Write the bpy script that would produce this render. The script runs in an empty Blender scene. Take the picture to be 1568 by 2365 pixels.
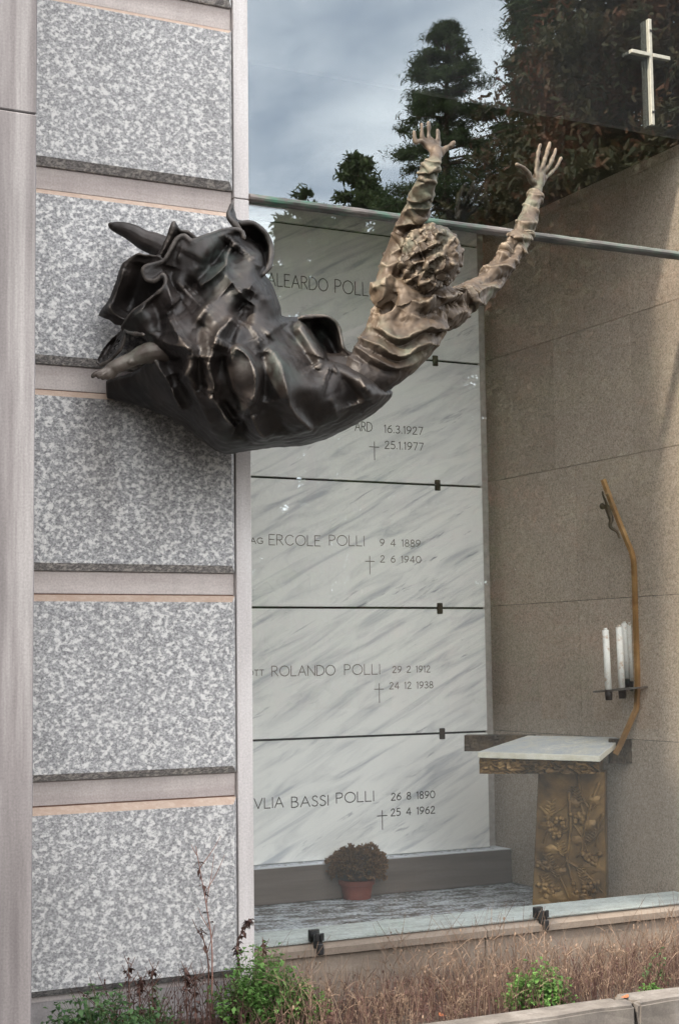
import bpy, bmesh, math, random
import numpy as np
from mathutils import Vector, Matrix
from mathutils.bvhtree import BVHTree

SC = bpy.context.scene
COL = SC.collection
rnd = random.Random(7)
nrg = np.random.default_rng(11)
rad = math.radians

# ------------------------------------------------------------------ camera
F_PX, YAW, PITCH, ROLL = 3584.93, .4726265, .0931632, -.0126910     # focal length in units of a 1568 px wide frame
CAM = np.array([0., -5.6, 1.65])
_c, _s = math.cos, math.sin
FWD = np.array([_s(YAW) * _c(PITCH), _c(YAW) * _c(PITCH), _s(PITCH)])
_r = np.array([_c(YAW), -_s(YAW), 0.])
_u = np.cross(_r, FWD)
RGT = _c(ROLL) * _r + _s(ROLL) * _u
UPV = -_s(ROLL) * _r + _c(ROLL) * _u
cam = bpy.data.cameras.new('camera')
cam.sensor_fit = 'HORIZONTAL'; cam.sensor_width = 36.0
cam.lens = 36.0 * F_PX / 1568.0
cam.clip_end = 2000.0
camo = bpy.data.objects.new('camera', cam)
COL.objects.link(camo)
M = Matrix.Identity(4)
for i in range(3):
    M[i][0] = RGT[i]; M[i][1] = UPV[i]; M[i][2] = -FWD[i]; M[i][3] = CAM[i]
camo.matrix_world = M
SC.camera = camo

# ------------------------------------------------------------------ sky, sun, exposure
SUN_AZ_FROM_WALL = 17.6      # the sun grazes the facade from the left
SUN_EL = 40.0
to_sun = np.array([-_c(rad(SUN_AZ_FROM_WALL)) * _c(rad(SUN_EL)), -_s(rad(SUN_AZ_FROM_WALL)) * _c(rad(SUN_EL)), _s(rad(SUN_EL))])
W = bpy.data.worlds.new('World'); SC.world = W; W.use_nodes = True
wn, wl = W.node_tree.nodes, W.node_tree.links
wn.clear()
sky = wn.new('ShaderNodeTexSky'); sky.sky_type = 'NISHITA'; sky.sun_disc = False
sky.sun_elevation = rad(SUN_EL)
sky.sun_rotation = math.atan2(to_sun[0], to_sun[1])
sky.air_density = 1.0; sky.dust_density = 1.5; sky.ozone_density = 1.2
tc = wn.new('ShaderNodeTexCoord')
sep = wn.new('ShaderNodeSeparateXYZ'); wl.new(tc.outputs['Generated'], sep.inputs[0])
zz = wn.new('ShaderNodeMath'); zz.operation = 'ADD'; wl.new(sep.outputs['Z'], zz.inputs[0]); zz.inputs[1].default_value = .22
zm = wn.new('ShaderNodeMath'); zm.operation = 'MAXIMUM'; wl.new(zz.outputs[0], zm.inputs[0]); zm.inputs[1].default_value = .08
dv = wn.new('ShaderNodeVectorMath'); dv.operation = 'DIVIDE'
cmb = wn.new('ShaderNodeCombineXYZ')
for k in range(3): wl.new(zm.outputs[0], cmb.inputs[k])
wl.new(tc.outputs['Generated'], dv.inputs[0]); wl.new(cmb.outputs[0], dv.inputs[1])
nz = wn.new('ShaderNodeTexNoise'); nz.inputs['Scale'].default_value = 2.1; nz.inputs['Detail'].default_value = 7.0
nz.inputs['Roughness'].default_value = .55; nz.inputs['Distortion'].default_value = .4
wl.new(dv.outputs[0], nz.inputs['Vector'])
cr = wn.new('ShaderNodeValToRGB'); cr.color_ramp.elements[0].position = .22; cr.color_ramp.elements[1].position = .60
wl.new(nz.outputs['Fac'], cr.inputs[0])
mx = wn.new('ShaderNodeMix'); mx.data_type = 'RGBA'
cm = wn.new('ShaderNodeMath'); cm.operation = 'MULTIPLY'; wl.new(cr.outputs[0], cm.inputs[0]); cm.inputs[1].default_value = .88
wl.new(cm.outputs[0], mx.inputs[0])
wl.new(sky.outputs[0], mx.inputs[6]); mx.inputs[7].default_value = (14.2, 14.1, 14.0, 1)      # thin bright cloud
bg = wn.new('ShaderNodeBackground'); bg.inputs['Strength'].default_value = .15
wl.new(mx.outputs[2], bg.inputs['Color'])
wo = wn.new('ShaderNodeOutputWorld'); wl.new(bg.outputs[0], wo.inputs['Surface'])

sun = bpy.data.lights.new('sun', 'SUN'); sun.energy = 2.8; sun.angle = rad(3.0); sun.color = (1.0, .90, .76)
suno = bpy.data.objects.new('sun', sun); COL.objects.link(suno)
suno.rotation_euler = Vector(to_sun).to_track_quat('Z', 'Y').to_euler()
suno.location = (-12, -6, 14)

vs = SC.view_settings
vs.view_transform = 'Standard'; vs.look = 'None'; vs.gamma = 1.0; vs.use_curve_mapping = False
vs.exposure = 1.46
SC.cycles.max_bounces = 10; SC.cycles.transparent_max_bounces = 12; SC.cycles.diffuse_bounces = 4

# ------------------------------------------------------------------ surveying helpers: sight lines of the site photograph
def ray(x, y):
    return FWD + RGT * ((x - 784) / F_PX) - UPV * ((y - 1182.5) / F_PX)
def P(x, y, ax, v):
    d = ray(x, y); return CAM + d * ((v - CAM[ax]) / d[ax])
def PV(x, y, p0, n):
    d = ray(x, y); n = np.asarray(n); return CAM + d * (((np.asarray(p0) - CAM) @ n) / (d @ n))

# ------------------------------------------------------------------ object helpers
def lab(o, label, cat, group=None):
    o['label'] = label; o['category'] = cat
    if group: o['group'] = group
    return o
def empty(name, loc, label=None, cat=None, group=None):
    o = bpy.data.objects.new(name, None); o.empty_display_size = .1; o.location = loc; COL.objects.link(o)
    if label: lab(o, label, cat, group)
    return o
def link(o, parent=None):
    COL.objects.link(o)
    if parent is not None:
        o.parent = parent
        if parent.type == 'EMPTY': o.matrix_parent_inverse = Matrix.Translation(parent.location).inverted()   # meshes hold site coordinates
    return o
def mesh_obj(name, verts, faces, mat, parent=None, smooth=False):
    me = bpy.data.meshes.new(name)
    me.from_pydata([tuple(v) for v in verts], [], [tuple(f) for f in faces])
    me.validate()
    if smooth: me.shade_smooth()
    o = bpy.data.objects.new(name, me)
    if mat: me.materials.append(mat)
    return link(o, parent)
def bm_obj(name, bm, mat, parent=None, smooth=False):
    me = bpy.data.meshes.new(name)
    bmesh.ops.recalc_face_normals(bm, faces=bm.faces[:])
    bm.to_mesh(me); bm.free()
    if smooth: me.shade_smooth()
    if mat: me.materials.append(mat)
    return link(bpy.data.objects.new(name, me), parent)
def quads_obj(name, V, mat, parent=None, k=4):
    """V: (n*k,3) array, every k verts one face"""
    n = len(V) // k
    me = bpy.data.meshes.new(name)
    me.vertices.add(n * k); me.vertices.foreach_set('co', np.ascontiguousarray(V, dtype=np.float32).ravel())
    me.loops.add(n * k); me.loops.foreach_set('vertex_index', np.arange(n * k, dtype=np.int32))
    me.polygons.add(n); me.polygons.foreach_set('loop_start', np.arange(0, n * k, k, dtype=np.int32))
    me.update(calc_edges=True)
    if mat: me.materials.append(mat)
    return link(bpy.data.objects.new(name, me), parent)
def add_box(bm, lo, hi, bev=0.0, seg=1):
    g = bmesh.ops.create_cube(bm, size=1.0)
    vs_ = g['verts']
    c = [(a + b) / 2 for a, b in zip(lo, hi)]; s = [b - a for a, b in zip(lo, hi)]
    for v in vs_: v.co = Vector((c[0] + v.co.x * s[0], c[1] + v.co.y * s[1], c[2] + v.co.z * s[2]))
    if bev > 0:
        es = list({e for v in vs_ for e in v.link_edges})
        bmesh.ops.bevel(bm, geom=es, offset=bev, segments=seg, affect='EDGES', profile=.5)
def box(name, lo, hi, mat, parent=None, bev=0.0, seg=1):
    bm = bmesh.new(); add_box(bm, lo, hi, bev, seg); return bm_obj(name, bm, mat, parent)
def catmull(pts, n):
    pts = np.asarray(pts, float); m = len(pts)
    if m < 3:
        t = np.linspace(0, 1, n)[:, None]; return pts[0] * (1 - t) + pts[-1] * t
    out = []
    ext = np.vstack([2 * pts[0] - pts[1], pts, 2 * pts[-1] - pts[-2]])
    for u in np.linspace(0, m - 1, n):
        i = min(int(u), m - 2); t = u - i
        p0, p1, p2, p3 = ext[i], ext[i + 1], ext[i + 2], ext[i + 3]
        out.append(.5 * (2 * p1 + (p2 - p0) * t + (2 * p0 - 5 * p1 + 4 * p2 - p3) * t * t + (3 * p1 - p0 - 3 * p2 + p3) * t ** 3))
    return np.array(out)
def tube_geo(path, radii, nseg=10, cap=True, flat=None):
    """returns verts, faces of a closed tube with rounded ends; flat=(vec, k) squashes the section along vec"""
    path = np.asarray(path, float); n = len(path); radii = np.asarray(radii, float)
    if radii.ndim == 0: radii = np.full(n, float(radii))
    V, Fc = [], []
    tang = np.gradient(path, axis=0)
    tang /= np.linalg.norm(tang, axis=1)[:, None] + 1e-9
    ref = np.array([0, 0, 1.]) if abs(tang[0][2]) < .9 else np.array([1., 0, 0])
    a = np.cross(tang[0], ref); a /= np.linalg.norm(a)
    if cap:   # rounded ends
        h0 = [(path[0] - tang[0] * radii[0] * .85, radii[0] * .45)]
        h1 = [(path[-1] + tang[-1] * radii[-1] * .85, radii[-1] * .45)]
        pp = np.vstack([[h[0] for h in h0], path, [h[0] for h in h1]])
        rr = np.concatenate([[h[1] for h in h0], radii, [h[1] for h in h1]])
        tt = np.vstack([tang[:1], tang, tang[-1:]])
    else: pp, rr, tt = path, radii, tang
    th = np.linspace(0, 2 * math.pi, nseg, endpoint=False)
    for p, r, t in zip(pp, rr, tt):
        a = a - t * (a @ t); a /= np.linalg.norm(a) + 1e-9
        b = np.cross(t, a)
        ring = p + r * (np.cos(th)[:, None] * a + np.sin(th)[:, None] * b)
        if flat is not None:
            fv = np.asarray(flat[0]); fv = fv / np.linalg.norm(fv)
            ring = ring - ((ring - p) @ fv)[:, None] * fv * (1 - flat[1])
        V.append(ring)
    m = len(pp)
    V = np.vstack(V)
    for i in range(m - 1):
        for j in range(nseg):
            k = (j + 1) % nseg
            Fc.append((i * nseg + j, i * nseg + k, (i + 1) * nseg + k, (i + 1) * nseg + j))
    Fc.append(tuple(range(nseg - 1, -1, -1))); Fc.append(tuple((m - 1) * nseg + j for j in range(nseg)))
    return V, Fc
def ell_geo(c, r, axes=None, nu=20, nv=12):
    c = np.asarray(c, float); r = np.asarray(r, float)
    A = np.eye(3) if axes is None else np.asarray(axes, float)
    V = [c + A.T @ (r * [0, 0, 1])]; Fc = []
    for i in range(1, nv):
        ph = math.pi * i / nv
        for j in range(nu):
            th = 2 * math.pi * j / nu
            V.append(c + A.T @ (r * np.array([_s(ph) * _c(th), _s(ph) * _s(th), _c(ph)])))
    V.append(c + A.T @ (r * [0, 0, -1])); last = len(V) - 1
    for j in range(nu):
        Fc.append((0, 1 + j, 1 + (j + 1) % nu)); Fc.append((last, 1 + (nv - 2) * nu + (j + 1) % nu, 1 + (nv - 2) * nu + j))
    for i in range(nv - 2):
        for j in range(nu):
            a_, b_ = 1 + i * nu + j, 1 + i * nu + (j + 1) % nu
            Fc.append((a_, a_ + nu, b_ + nu, b_))
    return np.array(V), Fc
class Geo:
    def __init__(s): s.V = []; s.F = []; s.n = 0
    def add(s, vf):
        v, f = vf; s.V.append(np.asarray(v, float)); s.F += [tuple(i + s.n for i in q) for q in f]; s.n += len(v); return s
    def tube(s, path, r, nseg=8, **k): return s.add(tube_geo(path, r, nseg, **k))
    def arr(s): return np.vstack(s.V)
    def obj(s, name, mat, parent=None, smooth=True): return mesh_obj(name, s.arr(), s.F, mat, parent, smooth)

# ------------------------------------------------------------------ material helpers
class Mat:
    def __init__(s, name, rough=.8, metal=0., spec=.3):
        s.m = bpy.data.materials.new(name); s.m.use_nodes = True
        s.n, s.l = s.m.node_tree.nodes, s.m.node_tree.links
        s.b = s.n['Principled BSDF']; s.out = s.n['Material Output']
        s.b.inputs['Roughness'].default_value = rough; s.b.inputs['Metallic'].default_value = metal
        s.b.inputs['Specular IOR Level'].default_value = spec
        s.tc = s.n.new('ShaderNodeTexCoord')
    def coord(s, scale=(1, 1, 1), rot=(0, 0, 0), src='Object', loc=(0, 0, 0)):
        mp = s.n.new('ShaderNodeMapping'); mp.inputs['Scale'].default_value = scale; mp.inputs['Rotation'].default_value = rot
        mp.inputs['Location'].default_value = loc
        s.l.new(s.tc.outputs[src], mp.inputs[0]); return mp.outputs[0]
    def noise(s, scale, detail=4, rough=.55, vec=None, dist=0.):
        t = s.n.new('ShaderNodeTexNoise'); t.inputs['Scale'].default_value = scale; t.inputs['Detail'].default_value = detail
        t.inputs['Roughness'].default_value = rough; t.inputs['Distortion'].default_value = dist
        s.l.new(vec if vec is not None else s.tc.outputs['Object'], t.inputs['Vector']); return t.outputs['Fac']
    def voro(s, scale, vec=None, feature='F1', out='Distance', rnd_=1.):
        t = s.n.new('ShaderNodeTexVoronoi'); t.inputs['Scale'].default_value = scale; t.feature = feature
        t.inputs['Randomness'].default_value = rnd_
        s.l.new(vec if vec is not None else s.tc.outputs['Object'], t.inputs['Vector']); return t.outputs[out]
    def ramp(s, fac, stops):
        r = s.n.new('ShaderNodeValToRGB'); e = r.color_ramp.elements
        while len(e) < len(stops): e.new(.5)
        for k, (p, c) in enumerate(stops):
            e[k].position = p; e[k].color = (c, c, c, 1) if isinstance(c, (int, float)) else (*c, 1)
        s.l.new(fac, r.inputs[0]); return r.outputs[0]
    def mix(s, fac, a, b, mode='MIX'):
        x = s.n.new('ShaderNodeMix'); x.data_type = 'RGBA'; x.blend_type = mode
        for v, i in ((fac, 0), (a, 6), (b, 7)):
            if isinstance(v, (int, float)): x.inputs[i].default_value = v if i == 0 else (v, v, v, 1)
            elif isinstance(v, tuple): x.inputs[i].default_value = (*v, 1)
            else: s.l.new(v, x.inputs[i])
        return x.outputs[2]
    def math(s, op, a, b=0.):
        x = s.n.new('ShaderNodeMath'); x.operation = op
        for v, i in ((a, 0), (b, 1)):
            if isinstance(v, (int, float)): x.inputs[i].default_value = v
            else: s.l.new(v, x.inputs[i])
        return x.outputs[0]
    def normal_z(s):
        g = s.n.new('ShaderNodeNewGeometry'); sp = s.n.new('ShaderNodeSeparateXYZ'); s.l.new(g.outputs['Normal'], sp.inputs[0]); return sp.outputs['Z']
    def color(s, c):
        if isinstance(c, tuple): s.b.inputs['Base Color'].default_value = (*c, 1)
        else: s.l.new(c, s.b.inputs['Base Color'])
        return s
    def rough(s, r): s.l.new(r, s.b.inputs['Roughness']); return s
    def bump(s, h, strength=.3, dist=.01):
        b = s.n.new('ShaderNodeBump'); b.inputs['Strength'].default_value = strength; b.inputs['Distance'].default_value = dist
        s.l.new(h, b.inputs['Height']); s.l.new(b.outputs[0], s.b.inputs['Normal']); return s
    def rand(s):
        o = s.n.new('ShaderNodeObjectInfo'); return o.outputs['Random']

def m_granite():
    m = Mat('flamed_granite', .75)
    v = m.coord((1, 1, 1), (0, rad(35), 0))
    st = m.coord((1, 1, 1.2), (0, rad(-38), 0)); st2 = m.coord((1, 1, 1.3), (0, rad(-30), 0), loc=(4, 2, 9))
    big = m.noise(54, 3, .58, st, .1); grain = m.noise(105, 3, .62, st2); fine = m.noise(120, 3, .6, v)
    base = m.ramp(grain, [(.30, (.13, .128, .132)), (.45, (.25, .247, .25)), (.62, (.40, .395, .39)), (.75, (.51, .50, .49))])
    white = m.ramp(big, [(.49, 0.), (.62, 1.)])
    base = m.mix(m.math('MULTIPLY', white, .74), base, (.74, .72, .69))
    dark = m.ramp(m.noise(80, 3, .6, st2), [(.34, 1.), (.43, 0.)])
    base = m.mix(m.math('MULTIPLY', dark, .65), base, (.13, .13, .14))
    wide = m.noise(1.7, 3); base = m.mix(.28, base, m.ramp(wide, [(.3, .36), (.7, .62)]), 'OVERLAY')
    base = m.mix(.22, base, m.ramp(m.noise(3.2, 5, .65, m.coord((2.6, 1, .28), loc=(1, 5, 2))), [(.30, .30), (.55, .52), (.75, .60)]), 'OVERLAY')
    base = m.mix(m.math('MULTIPLY', m.math('SUBTRACT', m.rand(), .5), .35), base, (.20, .19, .18))
    sx = m.n.new('ShaderNodeSeparateXYZ'); m.l.new(m.tc.outputs['Object'], sx.inputs[0])      # brown run-off below the bronze, with the statue's shadow painted in
    run_shade = m.math('MULTIPLY', m.ramp(m.math('SUBTRACT', sx.outputs['Z'], 1.95), [(.05, 0.), (.62, 1.)]), m.ramp(m.math('SUBTRACT', 2.75, sx.outputs['Z']), [(.0, 0.), (.06, 1.)]))
    run_shade = m.math('MULTIPLY', run_shade, m.ramp(m.math('SUBTRACT', sx.outputs['X'], 1.55), [(.05, 0.), (.30, 1.)]))
    streaks = m.ramp(m.noise(5, 5, .6, m.coord((1.6, 1, .35))), [(.30, .15), (.62, 1.)])
    base = m.mix(m.math('MULTIPLY', m.math('MULTIPLY', run_shade, streaks), .62), base, m.mix(.75, base, (.17, .115, .075), 'MULTIPLY'))
    up = m.ramp(m.normal_z(), [(.25, 0.), (.6, 1.)])
    rust = m.ramp(m.noise(9, 3), [(.2, (.37, .25, .18)), (.8, (.46, .35, .27))])
    base = m.mix(m.math('MULTIPLY', up, .85), base, rust)
    return m.color(base).bump(fine, .25, .004).m
def m_streak(name, c0, c1, c2, sc, rough=.8, loc=(0, 0, 0)):
    m = Mat(name, rough)
    v = m.coord(sc, loc=loc)
    a = m.noise(6, 6, .65, v, .2); b = m.noise(1.3, 4); f = m.noise(140, 2)
    col = m.ramp(a, [(.30, c0), (.5, c1), (.72, c2)])
    col = m.mix(.35, col, m.ramp(b, [(.3, .36), (.7, .62)]), 'OVERLAY')
    col = m.mix(.3, col, m.ramp(f, [(.3, .3), (.7, .7)]), 'OVERLAY')
    col = m.mix(.30, col, m.ramp(m.noise(2.6, 6, .7, m.coord((3, 1, .4), loc=(2, 0, 1))), [(.32, .28), (.52, .5), (.7, .58)]), 'OVERLAY')
    return m.color(col).bump(a, .15, .004).m
def m_marble():
    m = Mat('veined_marble', .45, spec=.35)
    v = m.coord((1, 1, 1), (0, rad(27), 0))
    s1 = m.n.new('ShaderNodeMapping'); s1.inputs['Scale'].default_value = (1.1, 1, 8.0); m.l.new(v, s1.inputs[0])
    rv = m.n.new('ShaderNodeVectorMath'); rv.operation = 'ADD'; m.l.new(s1.outputs[0], rv.inputs[0])
    sc = m.n.new('ShaderNodeVectorMath'); sc.operation = 'SCALE'; cc = m.n.new('ShaderNodeCombineXYZ')
    for k in range(3): m.l.new(m.rand(), cc.inputs[k])
    m.l.new(cc.outputs[0], sc.inputs[0]); sc.inputs['Scale'].default_value = 37.; m.l.new(sc.outputs[0], rv.inputs[1])
    a = m.noise(1.7, 7, .60, rv.outputs[0], 1.0); b = m.noise(4.2, 6, .62, rv.outputs[0], .8); w = m.noise(.75, 3, .5, rv.outputs[0])
    col = m.ramp(a, [(.32, (.50, .51, .53)), (.43, (.72, .715, .69)), (.55, (.84, .83, .79)), (.8, (.87, .855, .81))])
    vein = m.ramp(b, [(.32, 1.), (.40, 0.)]); patch = m.ramp(w, [(.46, 0.), (.62, 1.)])
    col = m.mix(m.math('MULTIPLY', m.math('MULTIPLY', vein, patch), .9), col, (.25, .26, .29))
    return m.color(col).m
def m_bronze(name, dark, mid, pale, verd, rough, metal, kverd=.5, bumpk=.3, worn_glint=None, wk=.7):
    m = Mat(name, rough, metal, .4)
    a = m.noise(5.5, 6, .62, dist=.5); b = m.noise(16, 5, .6); c = m.noise(45, 4, .6); d = m.noise(3.1, 4, .55, m.coord((1, 1, 1), loc=(3, 1, 7)))
    col = m.ramp(a, [(.30, dark), (.5, mid), (.74, pale)])
    col = m.mix(.35, col, m.ramp(b, [(.3, .3), (.7, .68)]), 'OVERLAY')
    vf = m.math('MULTIPLY', m.math('MULTIPLY', m.ramp(d, [(.52, 0.), (.68, 1.)]), m.ramp(b, [(.42, 0.), (.6, 1.)])), kverd)
    col = m.mix(vf, col, verd)
    if worn_glint:      # weathered bare metal along crests and rims, paled as painted rim highlights
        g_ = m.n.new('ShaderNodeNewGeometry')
        col = m.mix(m.math('MULTIPLY', m.math('MULTIPLY', m.ramp(g_.outputs['Pointiness'], [(.515, 0.), (.60, 1.)]), m.ramp(b, [(.30, .35), (.6, 1.)])), wk), col, worn_glint)
    m.color(col)
    m.rough(m.ramp(b, [(.3, rough - .12), (.7, min(1., rough + .15))]))
    return m.bump(m.mix(.5, b, c), bumpk, .006)
def m_plain(name, c, rough=.7, metal=0., k=.4, scale=30):
    m = Mat(name, rough, metal)
    a = m.noise(scale, 4)
    return m.color(m.mix(k, c, m.ramp(a, [(.25, .25), (.75, .75)]), 'OVERLAY')).bump(a, .2, .003).m
def m_leaf(name, c0, c1, c2=None, trans=.25):
    m = Mat(name, .6, spec=.25)
    a = m.noise(.7, 3); g = m.n.new('ShaderNodeNewGeometry')
    col = m.mix(g.outputs['Random Per Island'], c0, c1)
    if c2: col = m.mix(m.ramp(a, [(.50, 0.), (.62, 1.)]), col, c2)
    m.color(col)
    tr = m.n.new('ShaderNodeBsdfTranslucent'); m.l.new(col, tr.inputs[0])
    ms = m.n.new('ShaderNodeMixShader'); ms.inputs[0].default_value = trans
    m.l.new(m.b.outputs[0], ms.inputs[1]); m.l.new(tr.outputs[0], ms.inputs[2]); m.l.new(ms.outputs[0], m.out.inputs[0])
    return m.m
R0_GLASS = .092
def m_glass():
    m = Mat('window_glass')
    tr = m.n.new('ShaderNodeBsdfTransparent'); tr.inputs[0].default_value = (.985, .99, .985, 1)
    gl = m.n.new('ShaderNodeBsdfGlossy'); gl.inputs['Roughness'].default_value = .0; gl.inputs[0].default_value = (.86, .95, 1., 1)
    bp = m.n.new('ShaderNodeBump'); bp.inputs['Strength'].default_value = .008; bp.inputs['Distance'].default_value = .01
    m.l.new(m.noise(1.2, 1, .4), bp.inputs['Height']); m.l.new(bp.outputs[0], gl.inputs['Normal'])
    # Schlick reflectance of each face, same from both sides
    ge = m.n.new('ShaderNodeNewGeometry'); dt = m.n.new('ShaderNodeVectorMath'); dt.operation = 'DOT_PRODUCT'
    m.l.new(ge.outputs['Normal'], dt.inputs[0]); m.l.new(ge.outputs['Incoming'], dt.inputs[1])
    om = m.math('SUBTRACT', 1., m.math('ABSOLUTE', dt.outputs['Value']))
    fr = m.math('ADD', m.math('MULTIPLY', m.math('POWER', om, 5.), .93), R0_GLASS)
    ms = m.n.new('ShaderNodeMixShader'); m.l.new(fr, ms.inputs[0]); m.l.new(tr.outputs[0], ms.inputs[1]); m.l.new(gl.outputs[0], ms.inputs[2])
    # film of dust with run marks
    df = m.n.new('ShaderNodeBsdfDiffuse'); df.inputs[0].default_value = (.55, .53, .50, 1)
    st = m.noise(26, 3, .5, m.coord((1, 1, .035))); bl = m.noise(5, 4)
    fac = m.math('MULTIPLY', m.ramp(st, [(.55, .0006), (.85, .016)]), m.ramp(bl, [(.3, .35), (.7, 1.)]))
    md = m.n.new('ShaderNodeMixShader'); m.l.new(fac, md.inputs[0]); m.l.new(ms.outputs[0], md.inputs[1]); m.l.new(df.outputs[0], md.inputs[2])
    m.l.new(md.outputs[0], m.out.inputs[0])
    return m.m
def m_dusty(name, base, dust, lo=.42, hi=.6):
    m = Mat(name, .9)
    a = m.noise(7, 6, .7, m.coord((1, 2.0, 1))); f = m.noise(60, 4, .7)
    up = m.ramp(m.normal_z(), [(.5, 0.), (.9, 1.)])
    s = m.noise(4, 5, .6, m.coord((.35, 6, 6))); body = m.mix(.5, base, m.ramp(s, [(.3, .3), (.7, .7)]), 'OVERLAY')
    k = m.math('MULTIPLY', m.ramp(m.mix(.45, a, f), [(lo, 0.), (hi, 1.)]), up)
    return m.color(m.mix(k, body, dust)).bump(m.mix(.5, a, f), .5, .006).m

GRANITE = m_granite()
BAND = m_streak('sawn_gneiss', (.33, .285, .27), (.41, .36, .338), (.51, .465, .44), (.12, 1, 1.4))
COLM = m_streak('weathered_gneiss_column', (.105, .094, .095), (.165, .15, .15), (.31, .295, .29), (1.6, 1.6, .07))
STRIP = m_streak('frame_stone', (.42, .385, .37), (.50, .465, .45), (.60, .57, .55), (1.5, 1.5, .10))
PLINTH = m_streak('plinth_stone', (.20, .185, .18), (.26, .24, .235), (.33, .31, .30), (.2, 1, 1))
BASE = m_streak('base_stone', (.14, .11, .086), (.19, .152, .12), (.26, .216, .172), (.2, 1, 1.5))
MARBLE = m_marble()
def m_side():
    m = Mat('fine_grained_wall_granite', .5, spec=.35)
    f = m.noise(120, 3, .7); g = m.noise(50, 3, .6); w = m.noise(.9, 3)
    col = m.ramp(f, [(.30, (.19, .15, .118)), (.47, (.40, .328, .262)), (.58, (.48, .40, .328)), (.75, (.64, .555, .47))])
    col = m.mix(.35, col, m.ramp(g, [(.3, .33), (.7, .66)]), 'OVERLAY')
    col = m.mix(.4, col, m.ramp(w, [(.3, .36), (.7, .62)]), 'OVERLAY')
    col = m.mix(m.math('MULTIPLY', m.rand(), .22), col, (.20, .15, .11))
    return m.color(col).bump(f, .15, .002).m
SIDE = m_side()
GLASS = m_glass()
DARK = m_plain('dark_joint', (.03, .027, .025), .8)
BLACKIRON = m_plain('black_iron', (.025, .024, .024), .5, .3)
CLIPM = m_plain('brown_bronze_clip', (.05, .035, .025), .5, .4)
def m_bar():
    m = Mat('patinated_bar', .65, .1)
    a = m.noise(9, 5, .6, m.coord((.5, 1, 1))); n = m.ramp(a, [(.3, (.05, .05, .047)), (.5, (.11, .10, .09)), (.72, (.24, .20, .18))])
    g = m.ramp(m.noise(14, 4, .6, m.coord((.6, 1, 1), loc=(5, 0, 0))), [(.46, 0.), (.62, 1.)])
    sp = m.n.new('ShaderNodeSeparateXYZ'); m.l.new(m.tc.outputs['Object'], sp.inputs[0])
    k = m.ramp(m.math('MULTIPLY', m.math('SUBTRACT', sp.outputs['X'], 2.46), .42), [(0., 1.), (.55, .2)])
    return m.color(m.mix(m.math('MULTIPLY', g, k), n, (.06, .17, .11))).bump(a, .3, .004).m
MORTAR = m_plain('rusty_mortar', (.13, .07, .05), .9)
INK = m_plain('engraved_paint', (.085, .075, .065), .8)
INKP = m_plain('faded_engraved_paint', (.21, .185, .165), .8)
FLOOR = m_dusty('dusty_floor', (.13, .122, .115), (.60, .64, .69), .46, .58)
LEDGE = m_dusty('dusty_ledge', (.13, .105, .09), (.74, .77, .82), .30, .45)
SILLM = m_dusty('pale_sill', (.28, .295, .28), (.54, .59, .58), .34, .58)
KERB = m_streak('kerb_stone', (.075, .066, .06), (.135, .118, .102), (.23, .208, .186), (.8, 1, 1))
SOIL = m_plain('soil', (.07, .052, .04), .95, 0, .6, 12)
GROUND = m_plain('tree_shaded_asphalt', (.033, .031, .028), .95, 0, .5, 18)  # asphalt kept extra dark, tree shade included in its colour
WHITEMETAL = m_plain('brushed_steel', (.30, .285, .235), .5, .4, .3, 60)
TERRA = m_plain('terracotta', (.19, .05, .034), .8, 0, .4, 20)
DRIED = m_leaf('dried_blossom', (.075, .036, .015), (.20, .105, .045), trans=.1)
SHADEM = m_plain('shade_sheet_black', (.003, .003, .003), .95)  # black stands in for the unlit space behind the upper glass
CEILM = m_plain('shade_dark_ceiling', (.007, .006, .005), .9)  # shade of the upper interior put into the ceiling colour
PLASTER = m_plain('inner_plaster', (.42, .38, .34), .9)
# ================================================================== SETTING
def structure(o): o['kind'] = 'structure'; return o
# ground: one sheet to the horizon (gravel path), planting bed behind the kerb
gv, gf = [], []
xs = [-600, -60, -12, -2, 2, 8, 20, 80, 600]; ys = [600, 60, 8, .35, -.9, -3, -9, -30, -120, -600]
for y in ys:
    for x in xs: gv.append((x, y, 0.05))
for i in range(len(ys) - 1):
    for j in range(len(xs) - 1):
        a = i * len(xs) + j; gf.append((a, a + len(xs), a + len(xs) + 1, a + 1))
structure(mesh_obj('ground', gv, gf, GROUND))
nx, ny = 60, 14
sv, sf = [], []
for j in range(ny):
    for i in range(nx):
        x = 1.2 + 5.4 * i / (nx - 1); y = -.745 + .745 * j / (ny - 1)
        sv.append((x, y, .29 + .03 * math.sin(x * 5.1) * math.sin(y * 9) + rnd.uniform(-.012, .012)))
for j in range(ny - 1):
    for i in range(nx - 1):
        a = j * nx + i; sf.append((a, a + 1, a + nx + 1, a + nx))
structure(mesh_obj('soil', sv, sf, SOIL, smooth=True))

# kerb of separate stones along the bed
kerb = empty('kerb', (3.2, -.79, .05)); structure(kerb)
kx = [1.1, 2.02, 2.55, 3.62, 4.5, 5.4, 6.4]
for a, b in zip(kx[:-1], kx[1:]):
    dz = rnd.uniform(-.006, .006)
    bm = bmesh.new(); add_box(bm, (a + .006, -.875 + rnd.uniform(-.006, .006), .04), (b - .006, -.72, .36 + dz), 0)
    bmesh.ops.subdivide_edges(bm, edges=bm.edges[:], cuts=5, use_grid_fill=True)
    for v in bm.verts:
        v.co += Vector((rnd.uniform(-1, 1) * .003, rnd.uniform(-1, 1) * .004, rnd.uniform(-1, 1) * .003))
    bmesh.ops.bevel(bm, geom=[e for e in bm.edges if e.is_manifold and e.calc_face_angle(0) > 1.0], offset=.010, segments=2, affect='EDGES')
    bm_obj('kerb_stone', bm, KERB, kerb)

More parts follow.
